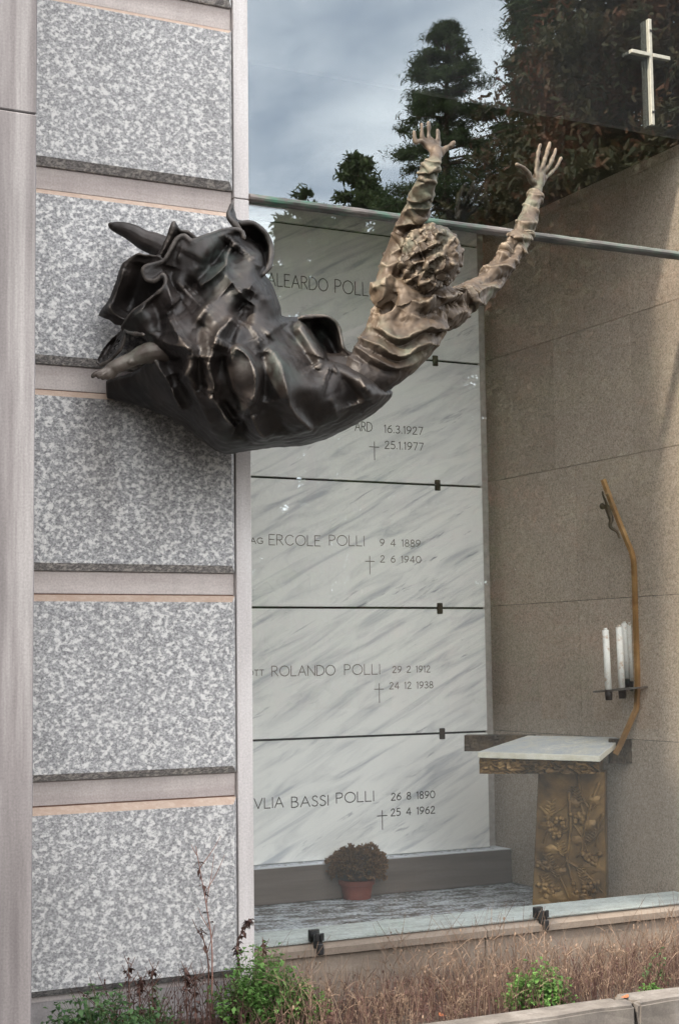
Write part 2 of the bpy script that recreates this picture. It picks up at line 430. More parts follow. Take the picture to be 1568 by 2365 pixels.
# ------------------------------------------------------------------ granite pillar with raised panels
GX0, GXR = 1.25, 2.462
pillar = lab(empty('granite_pillar', (1.9, 0, .05)), 'pale stone pillar with raised speckled grey granite panels beside the window', 'pillar')
box('wall', (GX0, .0, .05), (2.395, .40, 6.2), BAND, pillar)
def panel(z0, z1, x0=GX0, x1=2.392):
    """raised block: short upright skirt, 45 degree chamfer, flat face"""
    ch, dep, sk = .026, .050, .016
    A = [(x0, -.002, z0), (x1, -.002, z0), (x1, -.002, z1), (x0, -.002, z1)]
    B = [(x, -sk, z) for x, _, z in A]
    Cc = [(x0 + ch, -dep, z0 + ch), (x1 - ch, -dep, z0 + ch), (x1 - ch, -dep, z1 - ch), (x0 + ch, -dep, z1 - ch)]
    V = A + B + Cc; Fc = [(8, 9, 10, 11)]
    for k in range(4):
        n = (k + 1) % 4
        Fc += [(k, n, 4 + n, 4 + k), (4 + k, 4 + n, 8 + n, 8 + k)]
    bm = bmesh.new(); vv = [bm.verts.new(v) for v in V]
    for f in Fc: bm.faces.new([vv[i] for i in f])
    bm.normal_update()
    return bm
PZ = [(.447, 1.118), (1.212, 1.892), (1.982, 2.655), (2.755, 3.42), (3.512, 4.176), (4.272, 4.94), (5.04, 5.70)]
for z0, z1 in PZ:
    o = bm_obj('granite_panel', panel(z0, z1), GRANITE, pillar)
for (a, b) in zip([p[1] for p in PZ[:-1]], [p[0] for p in PZ[1:]]):
    # sawn band between two panels, a hairline joint near its foot
    box('stone_band', (GX0, -.006, a + .0045), (2.390, .0, b - .003), BAND, pillar, .0015)
    box('mortar_joint', (GX0, -.003, a + .0005), (2.390, .0005, a + .004), MORTAR, pillar)
box('plinth', (GX0, -.004, .05), (2.392, .0, .425), PLINTH, pillar)
for a, b in ((.05, 3.482), (3.486, 6.2)):
    box('frame_strip', (2.3975, -.022, a), (GXR, .05, b), STRIP, pillar, .002)
# ------------------------------------------------------------------ projecting column
CE = P(80, 1182, 1, -.8)[0]
column = lab(empty('stone_column', (.9, -.5, .05)), 'tall streaked grey stone column projecting in front of the granite panels', 'column')
zj = P(40, 257, 1, -.8)[2]
for a, b in ((.05, zj), (zj + .003, 6.4)):
    bm = bmesh.new(); add_box(bm, (CE - .72, -.8, a), (CE, .1, b), .004)
    o = bm_obj('stone_block', bm, COLM, column)
# ------------------------------------------------------------------ base wall under the glass, roof, inner shell
XW = 4.772; YS = 1.80; ZF = .40; GR = 5.0
base = lab(empty('window_base', (3.6, .1, .05)), 'low tan stone base with a ledge below the large window', 'wall')
for a, b in ((GXR + .003, 3.52), (3.524, 5.6)):
    box('base_block', (a, .004, .05), (b, .34, .478), BASE, base, .003)
    bm = bmesh.new()   # weathered ledge, sloping outward
    pr = [(-.012, .482), (.34, .482), (.34, .522), (.018, .522), (-.012, .508)]
    va = [bm.verts.new((a, y, z)) for y, z in pr]; vb = [bm.verts.new((b, y, z)) for y, z in pr]
    bm.faces.new(va); bm.faces.new(vb[::-1])
    for k in range(5):
        n = (k + 1) % 5; bm.faces.new((va[k], vb[k], vb[n], va[n]))
    bm_obj('ledge_block', bm, BASE, base)
box('inner_sill', (GXR + .003, .034, .5255), (5.0, .325, .5305), SILLM, base)
shell = lab(empty('mausoleum_shell', (3.6, 1.2, .05)), 'plastered inner shell and flat roof behind the large window', 'building')
box('rear_wall', (2.0, 1.872, .05), (5.4, 2.1, 5.6), PLASTER, shell)
box('end_wall', (2.15, .42, .05), (2.35, 1.86, 5.6), PLASTER, shell)
box('ceiling', (2.352, .05, 4.08), (XW - .002, 1.79, 4.095), CEILM, shell)  # set low and near-black to keep the upper interior dark
box('shade_sheet', (2.352, .06, 4.10), (XW - .002, .10, 5.6), SHADEM, shell)  # added black sheet that darkens the view through the upper pane
box('roof', (1.2, .02, 5.62), (5.6, 2.2, 5.9), BAND, shell)
box('lintel', (GXR + .002, -.02, 5.36), (5.6, .30, 5.615), STRIP, shell)
structure(box('floor', (2.352, .342, .06), (XW - .002, 1.868, ZF), FLOOR))
ledge = lab(box('step', (2.352, 1.70, ZF + .002), (XW - .004, 1.866, .587), LEDGE, None, .004), 'dusty dark stone step along the foot of the marble slabs', 'step')
# right pier where the window ends
pier = lab(empty('end_pier', (5.2, .2, .05)), 'stone pier closing the far end of the window', 'pillar')
box('wall', (XW + .13, -.02, .05), (5.6, .30, 5.35), BAND, pier)

# ------------------------------------------------------------------ side wall of large granite sheets
side = lab(empty('side_wall', (XW, 1.0, ZF)), 'brown fine grained granite side wall of large sheets behind the candlestick', 'wall')
box('wall', (XW + .024, .31, .06), (XW + .3, 1.868, 5.6), PLASTER, side)
zl = [.405, 1.228, 1.926, 2.634, 3.335, 4.03, 4.73, 5.58]
for i in range(len(zl) - 1):
    cuts = [.03, .535, 1.868] if i % 2 else [.03, 1.00, 1.868]
    if zl[i] < 3.4: cuts = [.03, .53, 1.20, 1.868] if i in (3, 4) else [.03, 1.02, 1.868]
    for a, b in zip(cuts[:-1], cuts[1:]):
        box('granite_sheet', (XW, a + .001, zl[i] + .001), (XW + .022, b - .001, zl[i + 1] - .0015), SIDE, side, .0008)
box('joint_backing', (XW + .012, .03, .41), (XW + .0235, 1.867, 5.57), DARK, side)

# ------------------------------------------------------------------ marble burial slabs with inscriptions
GL = {
 'A': (.82, [[(0, 0), (.41, 1), (.82, 0)], [(.15, .36), (.67, .36)]]),
 'L': (.55, [[(0, 1), (0, 0), (.55, 0)]]),
 'E': (.55, [[(.55, 1), (0, 1), (0, 0), (.55, 0)], [(0, .53), (.46, .53)]]),
 'R': (.64, [[(0, 0), (0, 1), (.30, 1), (.50, .93), (.57, .76), (.50, .58), (.30, .50), (0, .50)], [(.26, .50), (.64, 0)]]),
 'D': (.78, [[(0, 0), (0, 1), (.32, 1), (.60, .90), (.76, .68), (.78, .5), (.76, .32), (.60, .10), (.32, 0), (0, 0)]]),
 'O': (.98, [[(.49 + .49 * math.sin(t * math.pi / 10), .5 + .5 * math.cos(t * math.pi / 10)) for t in range(21)]]),
 'P': (.58, [[(0, 0), (0, 1), (.30, 1), (.50, .93), (.57, .75), (.50, .57), (.30, .49), (0, .49)]]),
 'I': (.04, [[(.02, 0), (.02, 1)]]),
 'C': (.84, [[(.80, .82), (.62, .96), (.45, 1), (.22, .92), (.06, .72), (0, .5), (.06, .28), (.22, .08), (.45, 0), (.62, .04), (.82, .18)]]),
 'G': (.88, [[(.80, .84), (.62, .96), (.45, 1), (.22, .92), (.06, .72), (0, .5), (.06, .28), (.22, .08), (.45, 0), (.66, .05), (.84, .17), (.84, .45), (.58, .45)]]),
 'N': (.76, [[(0, 0), (0, 1), (.76, 0), (.76, 1)]]),
 'T': (.66, [[(0, 1), (.66, 1)], [(.33, 1), (.33, 0)]]),
 'V': (.78, [[(0, 1), (.39, 0), (.78, 1)]]),
 'B': (.58, [[(0, 0), (0, 1), (.28, 1), (.44, .93), (.49, .78), (.44, .62), (.28, .54), (0, .54)], [(.28, .54), (.50, .46), (.58, .28), (.50, .08), (.30, 0), (0, 0)]]),
 'S': (.50, [[(.46, .86), (.36, .97), (.24, 1), (.08, .92), (.03, .77), (.10, .62), (.26, .53), (.42, .43), (.50, .26), (.42, .07), (.24, 0), (.10, .03), (0, .14)]]),
 'Q': (.9, []), ' ': (.42, []), '.': (.08, [[(.01, .05), (.07, .05)]]),
 '0': (.62, [[(.31 + .31 * math.sin(t * math.pi / 8), .5 + .5 * math.cos(t * math.pi / 8)) for t in range(17)]]),
 '1': (.20, [[(.0, .84), (.14, 1), (.14, 0)]]),
 '2': (.54, [[(.04, .76), (.10, .92), (.26, 1), (.43, .93), (.48, .77), (.42, .58), (0, 0), (.54, 0)]]),
 '3': (.50, [[(.04, .88), (.24, 1), (.43, .91), (.46, .74), (.36, .59), (.20, .54)], [(.20, .54), (.42, .46), (.50, .28), (.42, .08), (.22, 0), (0, .10)]]),
 '4': (.60, [[(.44, 0), (.44, 1), (0, .28), (.60, .28)]]),
 '5': (.50, [[(.46, 1), (.10, 1), (.06, .58), (.26, .62), (.44, .53), (.50, .31), (.42, .08), (.22, 0), (0, .08)]]),
 '6': (.54, [[(.46, .98), (.22, .82), (.05, .52), (0, .30), (.08, .08), (.27, 0), (.46, .08), (.54, .30), (.46, .52), (.27, .60), (.06, .50)]]),
 '7': (.52, [[(0, 1), (.52, 1), (.16, 0)]]),
 '8': (.52, [[(.26, .54), (.10, .62), (.05, .78), (.12, .94), (.26, 1), (.40, .94), (.47, .78), (.42, .62), (.26, .54), (.06, .42), (0, .26), (.08, .07), (.26, 0), (.44, .07), (.52, .26), (.46, .42), (.26, .54)]]),
 '9': (.54, [[(.08, .02), (.32, .18), (.49, .48), (.54, .70), (.46, .92), (.27, 1), (.08, .92), (0, .70), (.08, .48), (.27, .40), (.48, .50)]]),
}
def strokes(lines, y, wid):
    """flat ribbons in the plane y for polylines of (x,z)"""
    V, Fc = [], []
    for ln in lines:
        p = np.array(ln); n = len(p)
        d = np.gradient(p, axis=0) if n > 2 else np.repeat((p[1] - p[0])[None], 2, 0)
        for i in range(n - 1):
            a, b = p[i], p[i + 1]; t = (b - a) / (np.linalg.norm(b - a) + 1e-9); nn = np.array([-t[1], t[0]]) * wid / 2
            a2, b2 = a - t * wid * .3, b + t * wid * .3
            k = len(V)
            for q in (a2 - nn, b2 - nn, b2 + nn, a2 + nn): V.append((q[0], y, q[1]))
            Fc.append((k, k + 1, k + 2, k + 3))
    return V, Fc
YT = YS - .0012
def text_lines(txt, x0, z0, x1, z1, cap):
    gap = .20
    tot = sum(GL[c][0] for c in txt) + gap * (len(txt) - 1)
    L = x1 - x0; sx = L / tot; out = []
    u = 0.
    for c in txt:
        w, pl = GL[c]
        for q in pl:
            out.append([(x0 + (u + a) * sx, z0 + (z1 - z0) * (u + a) / tot + b * cap) for a, b in q])
        u += w + gap
    return out
def D8(x, y): return (520.6 + x * .4663, 888.1 + y * .4663)
def run(txt, xa, ya, xb, yb, cap, d8=True):
    a = D8(xa, ya) if d8 else (xa, ya); b = D8(xb, yb) if d8 else (xb, yb)
    pa, pb = P(*a, 1, YT), P(*b, 1, YT)
    capm = P(a[0], a[1] - cap * (.4663 if d8 else 1), 1, YT)[2] - pa[2]
    z = (pa[2] + pb[2]) / 2
    return text_lines(txt, pa[0], z, pb[0], z, capm)
def crs(vx, y0, y1, hx0, hx1, hy):
    a, b = P(*D8(vx, y0), 1, YT), P(*D8(vx, y1), 1, YT); c, d = P(*D8(hx0, hy), 1, YT), P(*D8(hx1, hy), 1, YT)
    xm = (a[0] + b[0]) / 2; zm_ = (c[2] + d[2]) / 2
    return [[(xm, a[2]), (xm, b[2])], [(c[0], zm_), (d[0], zm_)]]
T = {
 3: (INK, run('ALEARDO', 618, 657, 757, 673, 29, False) + run('POLLI', 774, 674, 856, 684, 30, False)),
 2: (INK, run('ARD', 642, 228, 726, 232, 45) + run('16.3.1927', 787, 238, 977, 247, 37) + run('25.1.1977', 790, 318, 980, 325, 37) + crs(738, 283, 373, 713, 760, 309)),
 1: (INKP, run('AG', 124, 788, 186, 788, 29) + run('ERCOLE', 217, 797, 470, 797, 51) + run('POLLI', 515, 798, 688, 798, 50) + run('9 4 1889', 766, 802, 965, 802, 34) + run('2 6 1940', 768, 882, 968, 882, 33) + crs(715, 850, 940, 693, 738, 876)),
 0: (INKP, run('OTT', 108, 1443, 190, 1443, 28) + run('ROLANDO', 230, 1443, 543, 1443, 50) + run('POLLI', 590, 1437, 765, 1437, 50) + run('29 2 1912', 828, 1427, 1014, 1427, 32) + run('24 12 1938', 813, 1507, 1028, 1507, 33) + crs(762, 1482, 1577, 738, 783, 1510)),
 -1: (INK, run('IVLIA', 130, 2103, 287, 2097, 51) + run('BASSI', 328, 2095, 510, 2088, 51) + run('POLLI', 550, 2073, 735, 2067, 50) + run('26 8 1890', 822, 2060, 1037, 2050, 35) + run('25 4 1962', 820, 2137, 1037, 2127, 35) + crs(777, 2112, 2205, 752, 800, 2138)),
}
burial = lab(empty('burial_wall', (3.5, 1.85, .59)), 'rear wall of white grey veined marble burial slabs with engraved names', 'wall')
box('joint_backing', (2.36, YS + .018, .60), (4.69, YS + .068, 5.55), DARK, burial)
ZJ = [.592, 1.225, 1.912, 2.597, 3.300, 3.982, 4.67, 5.36]
XSR = P(1113, 1115, 1, YS)[0]
for i in range(len(ZJ) - 1):
    s = box('burial_slab', (2.40, YS, ZJ[i] + (.006 if i else 0)), (XSR, YS + .03, ZJ[i + 1] - .006), MARBLE, burial, .0015)
    key = {0: -1, 1: 0, 2: 1, 3: 2, 4: 3}.get(i)
    if key in T:
        V, Fc = strokes(T[key][1], YT, .0056 if key in (3, -1) else .0048)
        mesh_obj('inscription', V, Fc, T[key][0], s)
    if i >= 1:
        for cx in (P(1015, 1405, 1, YS)[0], 2.60):
            g = bmesh.new(); add_box(g, (cx - .0165, YS - .010, ZJ[i] - .032), (cx + .0165, YS + .012, ZJ[i] + .028), .003)
            bm_obj('clip', g, CLIPM, s)
# ------------------------------------------------------------------ window glass
win = lab(empty('glass_window', (3.6, .015, .53)), 'large two pane window mirroring trees and sky, metal bar between panes', 'window')
BZ = 3.498
box('glass_pane', (GXR + .004, .008, .532), (XW + .125, .018, BZ - .013), GLASS, win)
box('glass_pane', (GXR + .004, .008, BZ + .013), (XW + .125, .018, 5.36), GLASS, win)
bm = bmesh.new()
prof = [(-.030, -.012), (-.034, -.004), (-.030, .006), (-.016, .015), (.020, .017), (.024, -.004), (.020, -.015), (-.02, -.0155)]
xsb = np.linspace(GXR + .001, XW + .128, 60); rings = []
for x in xsb:
    rings.append([bm.verts.new((x, y + rnd.uniform(-.0008, .0008), BZ + z + rnd.uniform(-.0008, .0008))) for y, z in prof])
for a, b in zip(rings[:-1], rings[1:]):
    for k in range(8):
        n = (k + 1) % 8; bm.faces.new((a[k], a[n], b[n], b[k]))
bm.faces.new(rings[0][::-1]); bm.faces.new(rings[-1])
BARM = m_bar()
bar = bm_obj('glazing_bar', bm, BARM, win)
box('seal', (GXR + .0005, .002, .524), (GXR + .0075, .026, BZ - .016), DARK, win)
box('seal', (GXR + .0005, .002, BZ + .018), (GXR + .0075, .026, 5.35), DARK, win)
for px, py in ((738, 2195), (1258, 2130)):
    c = P(px, py, 1, -.02)
    g = bmesh.new()
    add_box(g, (c[0] - .017, -.018, .510), (c[0] + .017, .006, .565), .004)
    add_box(g, (c[0] - .019, -.026, .540), (c[0] - .003, -.0185, .570), .002)
    add_box(g, (c[0] + .003, -.026, .540), (c[0] + .019, -.0185, .570), .002)
    add_box(g, (c[0] - .013, -.036, .488), (c[0] + .013, -.019, .530), .003)
    bm_obj('clip', g, BLACKIRON, win)
    g = bmesh.new(); add_box(g, (c[0] - .022, .020, .5325), (c[0] + .022, .040, .578), .003); bm_obj('clip', g, BLACKIRON, win)
# metal cross fixed on the upper pane
cr_ = lab(empty('metal_cross', (4.545, -.02, 4.11)), 'slim pale metal cross mounted on the upper glass pane', 'cross')
ct = P(1503, 38, 1, -.03); cb = P(1517, 285, 1, -.03); cl = P(1463, 114, 1, -.03); cc_ = P(1552, 130, 1, -.03)
xm = (ct[0] + cb[0]) / 2; zc = (cl[2] + cc_[2]) / 2
box('upright', (xm - .009, -.014, cb[2]), (xm + .009, .0075, ct[2]), WHITEMETAL, cr_, .0015)
box('crossbar', (cl[0], -.0175, zc - .009), (xm - .0095, .007, zc + .009), WHITEMETAL, cr_, .0015)
box('crossbar', (xm + .0095, -.0175, zc - .009), (cc_[0], .007, zc + .009), WHITEMETAL, cr_, .0015)
for z in (cb[2] + .06, ct[2] - .06): box('stud', (xm - .006, -.0190, z - .006), (xm + .006, -.0165, z + .006), BLACKIRON, cr_)
# ================================================================== ALTAR in the corner
ANG = rad(-40.); DIRA = np.array([_c(ANG), _s(ANG), 0.]); NRA = np.array([-_s(ANG), _c(ANG), 0.])   # NRA points away from the viewer
A0 = np.array([4.30, .80, 0.])
GOLD = m_bronze('golden_bronze', (.035, .018, .005), (.125, .066, .018), (.30, .18, .06), (.09, .07, .035), .45, .4, .3, .6).m
DKBR = m_bronze('dark_relief_bronze', (.03, .02, .012), (.07, .045, .025), (.16, .11, .06), (.10, .09, .06), .5, .35, .3, .6).m
def AP(x, y, off=0.): return PV(x, y, A0 + NRA * off, NRA)
altar = lab(empty('altar', (4.5, .85, ZF)), 'small bronze altar with relief pedestal and tilted marble top by the side wall', 'altar')
def prism(name, quad, depth, mat, parent, sub=0, amp=0., bev=.003, smooth=False):
    """box whose front is the quad (4 world points, counter-clockwise seen from the front) pushed back by depth along NRA"""
    bm = bmesh.new()
    f = [bm.verts.new(q) for q in quad]; b = [bm.verts.new(np.asarray(q) + NRA * depth) for q in quad]
    bm.faces.new(f); bm.faces.new(b[::-1])
    for k in range(4):
        n = (k + 1) % 4; bm.faces.new((f[k], b[k], b[n], f[n]))
    bmesh.ops.recalc_face_normals(bm, faces=bm.faces[:])
    if bev: bmesh.ops.bevel(bm, geom=bm.edges[:], offset=bev, segments=1, affect='EDGES')
    return bm
# pedestal: slightly wider at the foot
pl, prr = AP(1243, 1784), AP(1396, 1784)
bl, br = AP(1228, 2105), AP(1400, 2098)
bl[2] = br[2] = ZF + .002
ped = bm_obj('pedestal', prism('p', [bl, br, prr, pl], .20, GOLD, altar), GOLD, altar)
EX, EZ = DIRA, np.array([0, 0, 1.])
def onped(u, v, out=0.):
    """u 0..1 across, v 0..1 up the pedestal face"""
    a = bl + (br - bl) * u; b = pl + (prr - pl) * u
    return a + (b - a) * v - NRA * out
def grapes(cu, cv, n, s, seed):
    g = Geo(); r = random.Random(seed)
    for k in range(n):
        row = k // 4
        u = cu + (r.random() - .5) * (.34 - .05 * row) * s; v = cv - row * .026 * s + r.uniform(-.006, .006)
        g.add(ell_geo(onped(min(.95, max(.05, u)), v, .010), (.0145, .0145, .0145), nu=8, nv=6))
    return g.obj('grape_cluster', GOLD, ped)
grapes(.30, .67, 22, 1.0, 1); grapes(.72, .22, 26, 1.1, 2); grapes(.22, .20, 14, .9, 3); grapes(.80, .42, 14, .8, 4)
def wheat(u0, v0, u1, v1, n):
    g = Geo()
    g.tube(catmull([onped(u0, v0, .002), onped((u0 + u1) / 2 + .03, (v0 + v1) / 2, .006), onped(u1, v1, .004)], 8), .006, 6)
    for k in range(n):
        t = .55 + .45 * k / n; sgn = 1 if k % 2 else -1
        u = u0 + (u1 - u0) * t; v = v0 + (v1 - v0) * t
        g.tube(np.array([onped(u, v, .006), onped(u + sgn * .06, v + .02, .010)]), np.array([.009, .005]), 6)
    return g.obj('wheat_ear', GOLD, ped)
wheat(.55, .05, .16, .42, 14); wheat(.40, .02, .12, .27, 12); wheat(.60, .40, .92, .60, 12); wheat(.5, .3, .34, .50, 10)
def vine(pts, r, name='vine_stem'):
    g = Geo(); g.tube(catmull([onped(u, v, .008) for u, v in pts], 24), np.linspace(r, r * .5, 24), 6); return g.obj(name, GOLD, ped)
vine([(.47, .85), (.50, .66), (.49, .50), (.46, .38), (.62, .33), (.80, .25), (.95, .16)], .010)
vine([(.46, .38), (.30, .30), (.10, .33)], .008); vine([(.50, .66), (.62, .58), (.70, .50), (.78, .40)], .007); vine([(.46, .38), (.55, .20), (.66, .08)], .008)
vine([(.92, .92), (.80, .78), (.72, .62), (.66, .44)], .010); vine([(.97, .70), (.90, .62), (.86, .48)], .009); vine([(.49, .60), (.36, .56), (.30, .58)], .005)
def leaf(u, v, su, sv, rot, name='vine_leaf'):
    V, Fc = [onped(u, v, .024)], []
    for k in range(15):
        a = 2 * math.pi * k / 15; rr = 1. + .22 * math.cos(5 * a)
        du, dv_ = rr * math.cos(a), rr * math.sin(a)
        V.append(onped(min(.98, max(.02, u + su * (du * _c(rot) - dv_ * _s(rot)))), v + sv * (du * _s(rot) + dv_ * _c(rot)), .001 + .006 * (k % 3)))
    for k in range(15): Fc.append((0, 1 + k, 1 + (k + 1) % 15))
    return mesh_obj(name, V, Fc, GOLD, ped, True)
leaf(.24, .45, .14, .035, .4); leaf(.80, .33, .16, .045, -.3); leaf(.30, .12, .15, .04, 1.); leaf(.78, .62, .10, .05, .8); leaf(.58, .12, .10, .04, .2)
leaf(.16, .62, .12, .035, 1.2); leaf(.55, .78, .11, .04, .5); leaf(.84, .80, .10, .04, 2.); leaf(.14, .08, .11, .035, .1); leaf(.90, .08, .09, .04, 1.4); leaf(.60, .52, .10, .035, 2.4); leaf(.36, .30, .10, .03, 1.8)
wheat(.85, .04, .62, .34, 12); wheat(.12, .50, .22, .80, 10); wheat(.70, .60, .56, .90, 12); grapes(.62, .70, 14, .7, 6); grapes(.12, .36, 12, .7, 7)
vine([(.05, .75), (.20, .70), (.36, .74), (.47, .80)], .007); vine([(.10, .15), (.30, .22), (.46, .38)], .007); vine([(.60, .98), (.66, .84), (.80, .74), (.97, .84)], .008)
# rough cast band carrying the marble, wavy front
def rough_band(name, x0, x1, yt, yb, off, depth, mat, amp, tilt=0.):
    c = [AP(x0, yb, off), AP(x1, yb + tilt, off), AP(x1, yt + tilt, off), AP(x0, yt, off)]
    nx_, nz_ = 44, 10
    V, Fc = [], []
    for j in range(nz_):
        for i in range(nx_):
            u, v = i / (nx_ - 1), j / (nz_ - 1)
            p = (c[0] * (1 - u) + c[1] * u) * (1 - v) + (c[3] * (1 - u) + c[2] * u) * v
            w = math.sin(u * 61 + 5 * math.sin(v * 7 + u * 23)) * .5 + rnd.uniform(-.6, .6)
            V.append(p - NRA * amp * w)
    n0 = len(V)
    for k in range(n0): V.append(V[k] + NRA * (depth + 0 * amp))
    for j in range(nz_ - 1):
        for i in range(nx_ - 1):
            a = j * nx_ + i; Fc += [(a, a + 1, a + nx_ + 1, a + nx_), (n0 + a, n0 + a + nx_, n0 + a + nx_ + 1, n0 + a + 1)]
    for i in range(nx_ - 1):
        a, b = i, (nz_ - 1) * nx_ + i; Fc += [(a, n0 + a, n0 + a + 1, a + 1), (b, b + 1, n0 + b + 1, n0 + b)]
    for j in range(nz_ - 1):
        a, b = j * nx_, j * nx_ + nx_ - 1; Fc += [(a, a + nx_, n0 + a + nx_, n0 + a), (b, n0 + b, n0 + b + nx_, b + nx_)]
    return mesh_obj(name, V, Fc, mat, altar)
rough_band('cast_band', 1107, 1384, 1751, 1788, -.068, .32, GOLD, .012)
rough_band('cross_beam', 1072, 1232, 1699, 1736, .30, .10, DKBR, .004)
rough_band('cross_beam', 1405, 1482, 1708, 1764, .16, .12, DKBR, .004)
# marble top, a little wider at the front and tilted to the viewer
q = [AP(1102, 1737, -.09), AP(1385, 1746, -.09), AP(1438, 1703, .27), AP(1218, 1699, .27)]
bm = bmesh.new(); up_ = np.array([0, 0, -.030])
t_ = [bm.verts.new(p) for p in q]; b_ = [bm.verts.new(p + up_) for p in q]
bm.faces.new(t_); bm.faces.new(b_[::-1])
for k in range(4):
    n = (k + 1) % 4; bm.faces.new((t_[k], b_[k], b_[n], t_[n]))
bmesh.ops.bevel(bm, geom=bm.edges[:], offset=.003, segments=1, affect='EDGES')
MTOP = m_dusty('dusty_marble_top', (.62, .585, .49), (.42, .44, .46), .38, .56)
bm_obj('marble_top', bm, MTOP, altar)
# ------------------------------------------------------------------ bent candlestick with small crucifix figure
stick = lab(empty('candlestick', tuple(AP(1430, 1735, .10))), 'tall bent brown bronze rod candlestick with crucifix figure on the altar', 'candlestick')
OFF = .10
rp = [(1421, 1742), (1432, 1722), (1447, 1688), (1463, 1652), (1470, 1630), (1472, 1560), (1468, 1440), (1465, 1330), (1461, 1285), (1448, 1250), (1430, 1206), (1412, 1160), (1398, 1122), (1393, 1108)]
rpath = catmull([AP(x, y, OFF) for x, y in rp], 60)
RODM = m_bronze('rod_bronze', (.13, .065, .022), (.27, .145, .052), (.42, .25, .11), (.2, .15, .08), .5, .35, .3, .3).m
g = Geo(); g.tube(rpath, .0162, 6, cap=False); rod = g.obj('rod', RODM, stick, False)
TRAYZ = .0
def tray_pt(x, y, off): return AP(x, y, off)
tz = AP(1440, 1594, OFF)[2]
ctr = AP(1452, 1594, OFF)
IRON = m_plain('grey_iron_tray', (.11, .10, .09), .5, .6, .5, 40)
bm = bmesh.new()      # curved tray: ring sector with ragged rim
g = Geo()
outl = []
for k in range(28):
    a = 2 * math.pi * k / 28
    r = .115 + .02 * math.cos(a * 2 + .6)
    outl.append(ctr + DIRA * (r * math.cos(a) * 1.05 - .035) + NRA * (r * math.sin(a) * .9) + EZ * (.012 * math.cos(a)))
V = outl + [p + EZ * .008 for p in outl]
Fc = [tuple(range(27, -1, -1)), tuple(range(28, 56))] + [(k, (k + 1) % 28, 28 + (k + 1) % 28, 28 + k) for k in range(28)]
mesh_obj('tray', V, Fc, IRON, stick)
CAND = Mat('white_candle', .45); _a = CAND.noise(11, 5, .6, CAND.coord((1, 1, .6)))
_rust = CAND.ramp(CAND.noise(22, 5, .65), [(.56, 0.), (.68, 1.)])
CAND = CAND.color(CAND.mix(CAND.math('MULTIPLY', _rust, .75), (.80, .79, .74), (.42, .21, .07))).m
cands = [(1405, 1593, 1455, -.055, 'foremost white candle stub with an iron socket hanging below the tray edge'),
         (1436, 1589, 1448, -.02, 'white rust stained candle standing second from the tray edge'),
         (1449, 1567, 1440, .075, 'white candle at the rear of the tray half hidden by its neighbour'),
         (1462, 1572, 1442, .055, 'white candle pressed against the bronze rod')]
for x, yb, yt, off, lb in cands:
    lo = AP(x, yb, OFF + off); hi = AP(x - 7, yt, OFF + off)
    c = lab(empty('candle', tuple(lo)), lb, 'candle', 'candles on the tray')
    g = Geo(); g.add(tube_geo(np.array([lo, lo + (hi - lo) * .5, hi]), np.array([.0165, .0162, .0160]), 12, cap=False)); g.obj('wax', CAND, c)
    d_ = (hi - lo) / np.linalg.norm(hi - lo)
    g = Geo(); g.add(tube_geo(np.array([hi + d_ * .001, hi + d_ * .009]), np.array([.009, .0085]), 8, cap=False)); g.obj('wick_tip', CAND, c)
    s_ = Geo(); s_.add(tube_geo(np.array([lo - d_ * .052, lo - d_ * .004]), np.array([.0165, .0195]), 12, cap=False)); s_.obj('socket', BLACKIRON, stick)
# crucifix figure, arms reaching to the rod
def fig():
    g = Geo()
    def q(x, y, o=0.): return AP(2060 / 1.6327 + x * .2551 / 1.6327, 1780 / 1.6327 + y * .2551 / 1.6327, OFF - .002 + o)
    g.tube(catmull([q(905, 520), q(925, 600), q(955, 690)], 8), np.array([.015, .0165, .016, .014, .013, .013, .014, .014]), 8)   # torso
    g.add(ell_geo(q(825, 505), (.014, .014, .017), nu=10, nv=8))                                                              # bowed head
    g.tube(catmull([q(860, 505), q(905, 500)], 4), .008, 8)
    for o, s in ((-.02, 1), (.02, -1)):
        g.tube(catmull([q(895, 505, o * .5), q(875, 430, o * 1.4), q(840, 350, o * 2.2), q(830, 290, o * 2.4)], 10), np.linspace(.0075, .005, 10), 7)
        g.tube(catmull([q(960, 690, o * .4), q(945, 810, o * .8), q(1040, 880, o * .4), q(1075, 965, o * .2)], 14), np.linspace(.0115, .0055, 14), 7)
        g.tube(catmull([q(1065, 940, o * .25), q(1085, 975, o * .3)], 4), .005, 6)
    return g
fo = fig().obj('crucifix_figure', DKBR, stick)
rm = fo.modifiers.new('weld', 'REMESH'); rm.mode = 'VOXEL'; rm.voxel_size = .0025; rm.use_smooth_shade = True
cx0 = AP(2060 / 1.6327 + 905 * .1562, 1780 / 1.6327 + 330 * .1562, OFF)
g = Geo(); g.tube(np.array([cx0 - NRA * .075, cx0 + NRA * .075]), .008, 6, cap=False); g.obj('crossbeam', RODM, stick, False)

